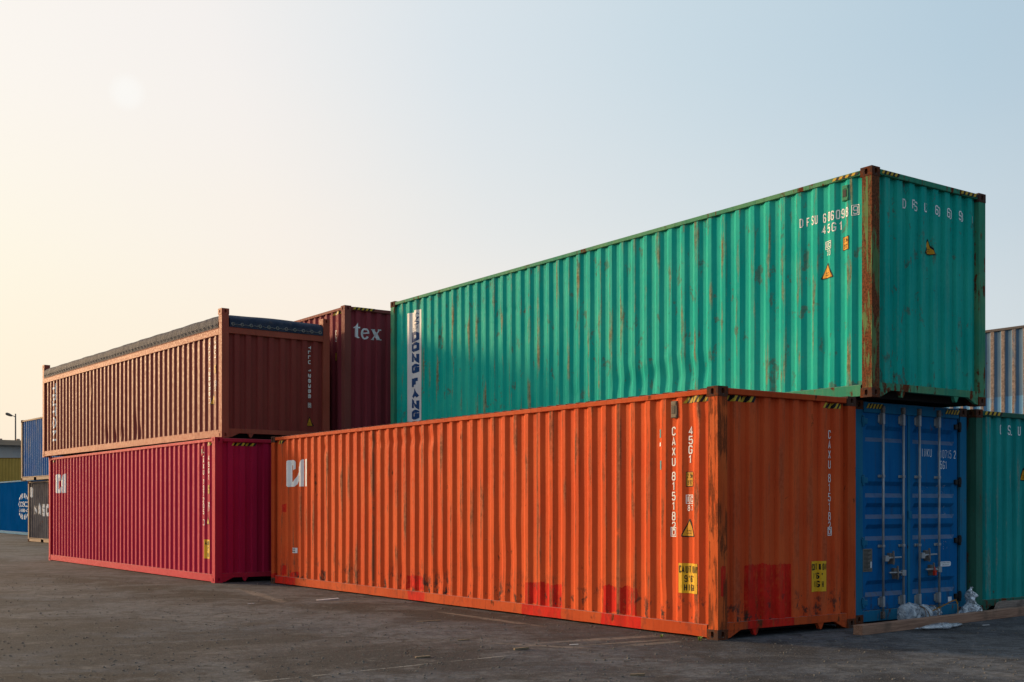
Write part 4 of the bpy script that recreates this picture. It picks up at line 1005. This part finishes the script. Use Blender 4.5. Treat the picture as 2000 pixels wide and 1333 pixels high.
    h = k.math('ADD', k.math('ADD', k.math('MULTIPLY', grit, .22), k.math('MULTIPLY', fine, .8)), k.math('MULTIPLY', mid, 1.6))
    k.l.new(k.math('SUBTRACT', h, k.math('MULTIPLY', cr, .8)), bp.inputs['Height']); k.l.new(bp.outputs[0], b.inputs['Normal'])
    return m
M['ground'] = ground_mat()
b = MB(); b.grid([[(-1500 + 3000 * i / 6, -1200 + 3000 * j / 6, 0) for j in range(7)] for i in range(7)])
g = b.build('ground', 'ground', fix=False); tag(g, 'dark worn asphalt yard with brown dust and oil stains', 'ground', kind='structure')
if g.data.polygons[0].normal.z < 0: g.data.flip_normals()

# loose stones and grit
rnd = random.Random(11); b = MB()
for i in range(9000):
    y = 9.0 + 17 * rnd.random() ** 1.7; x = (rnd.random() - .5) * .98 * y
    q = A0 + ua * 0; rel = Vector((x, y, 0)) - A0; lx, lw = rel.dot(ua), rel.dot(wa)
    if -.05 < lx < 12.2 and -.02 < lw < 12 or (-.4 < lx < .1 and lw > 2.6): continue
    s = .004 + .013 * rnd.random() ** 3.5
    if -.35 < lw < 0 and 0 < lx < 12.2: s *= 1.5
    a0 = rnd.random() * 6.28; n = 5; hh = s * (.4 + .5 * rnd.random())
    vs = [(x + math.cos(a0 + t * 6.283 / n) * s * (.7 + .6 * rnd.random()), y + math.sin(a0 + t * 6.283 / n) * s * (.7 + .6 * rnd.random()), .001) for t in range(n)]
    vs += [(x + math.cos(a0 + t * 6.283 / n) * s * .55, y + math.sin(a0 + t * 6.283 / n) * s * .55, hh) for t in range(n)]
    b.add(vs, [(t, (t + 1) % n, n + (t + 1) % n, n + t) for t in range(n)] + [tuple(n + t for t in range(n))])
M['stone'] = plain('grit_stone', (0.16, 0.145, 0.13, 1), .9, var=1.0, scale=40, dirt=.8)
st_ = b.build('loose_grit', 'stone'); tag(st_, 'loose grit and small stones scattered over the asphalt', 'gravel', kind='stuff')

# wood chips and litter lying about
M['chip'] = plain('splintered_wood', (0.20, 0.15, 0.10, 1), .85, scale=20); M['paper'] = plain('paper_scrap', (0.5, 0.5, 0.5, 1), .8)
def chip(name, x, y, ln, wd, th, ang, mat, label, cat, grp=None):
    b = MB(); n = 6; top = []
    rr = random.Random(int(x * 991 + y * 77)); up, lo = [], []
    for i in range(n + 1):
        t = i / n - .5; up.append((t * ln, wd / 2 * (.6 + .5 * rr.random()))); lo.append((t * ln, -wd / 2 * (.6 + .5 * rr.random())))
    b.prism(up + lo[::-1], 'z', .001, th)
    o = b.build(name, mat); o.location = (x, y, 0.002); o.rotation_euler = (R(2), R(-3), R(ang)); return tag(o, label, cat, grp)
W_ = 'wood scraps lying on the asphalt'
chip('wood_scrap', -3.0, 19.21, .36, .09, .012, 25, 'paper', 'pale flat scrap on dark ground between crimson and orange containers', 'scrap', W_)
chip('wood_scrap', -1.1, 15.6, .32, .04, .010, 8, 'chip', 'thin scrap of wood farthest left near the oil stain', 'scrap', W_)
chip('wood_scrap', .10, 12.55, .16, .045, .022, 20, 'chip', 'short dark wood scrap on the ground left of the pale drag marks', 'scrap', W_)
chip('wood_scrap', 1.13, 10.62, .13, .035, .018, -10, 'chip', 'dark splinter at the bottom edge of the picture, right of centre', 'scrap', W_)
chip('wood_scrap', -.9, 11.9, .15, .05, .014, 15, 'chip', 'brown wood scrap just above the worn white line', 'scrap', W_)
chip('wood_scrap', -.55, 13.4, .14, .03, .012, 5, 'chip', 'small pale wood scrap in front of the middle of the orange container', 'scrap', W_)
chip('paper_scrap', 6.06, 15.1, .09, .03, .006, 5, 'paper', 'tiny white paper scrap on the ground right of the plastic sheet', 'litter')
chip('paper_scrap', -4.07, 18.41, .10, .03, .006, 10, 'paper', 'tiny white paper scrap in front of the crimson container', 'litter')
chip('paper_scrap', .68, 12.98, .10, .035, .005, 0, 'paper', 'bluish white scrap beside the pale drag marks', 'litter')

# weeds at the corner
def leafmat():
    m, k, b = new_mat('weed_leaf'); b.inputs['Base Color'].default_value = (0.16, 0.24, 0.03, 1); b.inputs['Roughness'].default_value = .6
    co = k.n.new('ShaderNodeTexCoord').outputs['Object']
    k.l.new(k.mix(k.rng(k.noise(co, 30, 3), .35, .65), (0.10, 0.20, 0.02, 1), (0.30, 0.34, 0.05, 1)), b.inputs['Base Color']); return m
M['leaf'] = leafmat()
def weed(x, y, s, label, seed):
    rr = random.Random(seed); b = MB()
    for i in range(26):
        a = rr.random() * 6.283; e = .25 + rr.random() * 1.0; l = s * (.4 + .7 * rr.random()); dv = Vector((math.cos(a) * math.cos(e), math.sin(a) * math.cos(e), math.sin(e)))
        sd = Vector((-math.sin(a), math.cos(a), 0)) * s * .16; p = dv * l * .35; q = dv * l * .75; t = dv * l - Vector((0, 0, l * .15))
        b.add([(0, 0, 0), p + sd * .3, q + sd, t, q - sd, p - sd * .3], [(0, 1, 5), (1, 2, 4, 5), (2, 3, 4)])
    o = b.build('weed', 'leaf', fix=False); o.location = (x, y, 0); tag(o, label, 'weed', 'weeds along the orange container')
weed(2.13, 13.40, .065, 'bright green weed at the near bottom corner of the orange container', 1)
weed(1.74, 13.72, .05, 'smaller weed under the bottom rail left of the near corner', 2)

# ---- timber ---------------------------------------------------------------------------
def wood(name, c1, c2, sc_=1.0):
    m, k, b = new_mat(name)
    co = k.n.new('ShaderNodeTexCoord').outputs['Object']
    g_ = k.noise(k.vmath('MULTIPLY', co, (1.2, 26, 26)), 1.6 * sc_, 7, .65, .8); n2 = k.noise(co, 3, 6)
    c = k.mix(k.rng(g_, .3, .7), c1, c2); c = k.mix(k.rng(n2, .5, .7, 0, .5), c, (0.05, 0.035, 0.025, 1))
    k.l.new(c, b.inputs['Base Color']); b.inputs['Roughness'].default_value = .85
    bp = k.n.new('ShaderNodeBump'); bp.inputs['Strength'].default_value = .5; bp.inputs['Distance'].default_value = .004
    k.l.new(g_, bp.inputs['Height']); k.l.new(bp.outputs[0], b.inputs['Normal']); return m
M['beam'] = wood('brown_timber', (0.19, 0.095, 0.058, 1), (0.34, 0.19, 0.12, 1)); M['greywood'] = wood('weathered_plank', (0.13, 0.095, 0.08, 1), (0.28, 0.23, 0.19, 1), 1.6)
bd = Vector((3.01, 2.53, 0)).normalized(); bang = math.atan2(bd.y, bd.x)
b = MB(); n = 26; pts = []; rr = random.Random(5)
for i in range(n + 1):
    x = 5.4 * i / n; j = lambda: (rr.random() - .5) * .004
    pts.append([(x, 0 + j(), .0), (x, 0 + j(), .112 + j()), (x, .125 + j(), .112 + j()), (x, .125 + j(), .0), (x, 0, 0)])
b.grid(pts); b.add([p for p in pts[0][:4]], [(0, 1, 2, 3)]); b.add([p for p in pts[-1][:4]], [(0, 1, 2, 3)])
o = b.build('timber_beam', 'beam', bevel=.005); o.location = (4.13, 13.91, .003); o.rotation_euler = (0, 0, bang)
tag(o, 'long brown squared timber lying in front of the blue doors', 'timber')
b = MB(); n = 40; pts = []
for i in range(n + 1):
    x = 2.2 * i / n; tp = .20 + .012 * (rr.random() - .5) - .09 * max(0, 1 - x / .10) ** 2
    yo = .010 * (rr.random() - .5)
    pts.append([(x, yo, 0), (x, yo + .004 * rr.random(), tp * .5), (x, yo, tp), (x, yo + .055, tp - .004), (x, .055, 0), (x, yo, 0)])
b.grid(pts); b.add(pts[0][:5], [(0, 1, 2, 3, 4)]); b.add(pts[-1][:5], [(0, 1, 2, 3, 4)])
o = b.build('plank', 'greywood'); o.location = (6.72, 16.33, .002); o.rotation_euler = (0, 0, bang - .06)
tag(o, 'weathered grey plank with a crumbled edge standing behind the long timber', 'plank')

# ---- plastic sheeting ------------------------------------------------------------------
def plastic():
    m, k, b = new_mat('plastic_film')
    co = k.n.new('ShaderNodeTexCoord').outputs['Object']
    n = k.noise(co, 9, 6, .65, 1.0)
    k.l.new(k.mix(k.rng(n, .35, .65), (0.34, 0.38, 0.44, 1), (0.62, 0.66, 0.70, 1)), b.inputs['Base Color'])
    b.inputs['Roughness'].default_value = .18; b.inputs['Transmission Weight'].default_value = .25
    k.l.new(k.rng(n, .36, .62, .45, .92), b.inputs['Alpha'])
    bp = k.n.new('ShaderNodeBump'); bp.inputs['Strength'].default_value = .9; bp.inputs['Distance'].default_value = .03
    k.l.new(k.noise(co, 9, 4, .55, 1.2), bp.inputs['Height']); k.l.new(bp.outputs[0], b.inputs['Normal']); return m
M['film'] = plastic()
def crumple(name, loc, shape, label, cat, seed, amp=.03, fr=9, res=(90, 64)):
    """closed crumpled skin; shape(u, v) gives the smooth form, pleats and folds are added along its normal"""
    b = MB(); nu, nv = res; pts = []
    for i in range(nu + 1):
        row = []
        for j in range(nv):
            u_, v_ = i / nu, j / nv; p = Vector(shape(u_, v_)); c_ = Vector(shape(u_, v_ + .5)); dv = (p - c_)
            if dv.length > 1e-4: dv.normalize()
            q = p * fr + Vector((seed, seed * 1.7, 0)); r_ = 1 - abs(noise.noise(q)) * 2.2; r2 = 1 - abs(noise.noise(q * 2.3)) * 2
            p = p + dv * amp * (r_ * .7 + r2 * .35 - .6); p.z = max(.004, p.z); row.append(tuple(p))
        row.append(row[0]); pts.append(row)
    b.grid(pts); o = b.build(name, 'film', smooth=True, fix=True); o.location = loc; o.rotation_euler = (0, 0, R(35.6))
    bm = bmesh.new(); bm.from_mesh(o.data); bmesh.ops.remove_doubles(bm, verts=bm.verts, dist=1e-4); bm.to_mesh(o.data); bm.free()
    return tag(o, label, cat, 'plastic sheeting left by the blue doors')
def bag1(u_, v_):
    a = 2 * math.pi * v_
    prof = [(0, .02), (.05, .085), (.2, .125), (.38, .12), (.46, .055), (.52, .10), (.66, .10), (.74, .05), (.84, .085), (1, .01)]
    r_ = interp(prof, u_); return (u_ * .92, r_ * .85 * math.cos(a), max(.0, .10 + r_ * math.sin(a) * 1.15 + .03 * (1 - u_)))
bag = crumple('plastic_bundle', (4.98, 15.22, 0.0), bag1, 'translucent plastic bundle tied with cord at the foot of the blue doors', 'plastic bundle', 3.1, .03, 7, (120, 64))
M['cord'] = plain('brown_cord', (0.16, 0.10, 0.06, 1), .8); M['strap'] = plain('yellow_strap', (0.50, 0.24, 0.03, 1), .5)
b = MB()
for xx, tl in ((.42, .02), (.50, -.05), (.68, .04)):
    b.tube([(xx + tl * math.sin(a * .26) , .115 * math.cos(a * .2618), .10 + .115 * math.sin(a * .2618)) for a in range(25)], .006, 6)
b.build('cord', 'cord', bag, smooth=True)
b = MB(); cv = [Vector((.62, -.06, .14)), Vector((.85, -.07, .20)), Vector((1.10, -.04, .25)), Vector((1.26, .0, .26)), Vector((1.33, .02, .20)), Vector((1.34, .02, .03))]
pp = []
for i in range(len(cv) - 1):
    for t in (0, .5): pp.append(cv[i].lerp(cv[i + 1], t))
for i in range(len(pp)):
    pass
b.grid([[tuple(p + Vector((0, 0, .012)))
         , tuple(p + Vector((0, .012, -.012)))] for p in pp + [cv[-1]]])
b.build('strap', 'strap', bag, fix=True)
def heap(u_, v_):
    a = 2 * math.pi * v_
    r_ = interp([(0, .26), (.1, .27), (.3, .20), (.45, .13), (.6, .12), (.8, .10), (.95, .05), (1, .005)], u_)
    return (.0 + .02 * u_ + r_ * 1.0 * math.cos(a), r_ * .5 * math.sin(a), .40 * u_ ** 1.2)
crumple('plastic_sheet', (6.38, 16.42, 0.0), heap, 'tall crumpled clear plastic in the gap between blue and teal containers', 'plastic sheet', 8.3, .065, 7)
def low(u_, v_):
    a = 2 * math.pi * v_; r_ = interp([(0, .01), (.12, .025), (.3, .07), (.55, .13), (.75, .08), (.9, .06), (1, .01)], u_)
    return (u_ * .95, r_ * math.cos(a) * 1.0, max(.004, .03 + .35 * r_ * math.sin(a)))
crumple('plastic_sheet', (4.93, 14.42, 0.0), low, 'flattened torn plastic film on the ground in front of the timber', 'plastic sheet', 5.7, .02, 6)
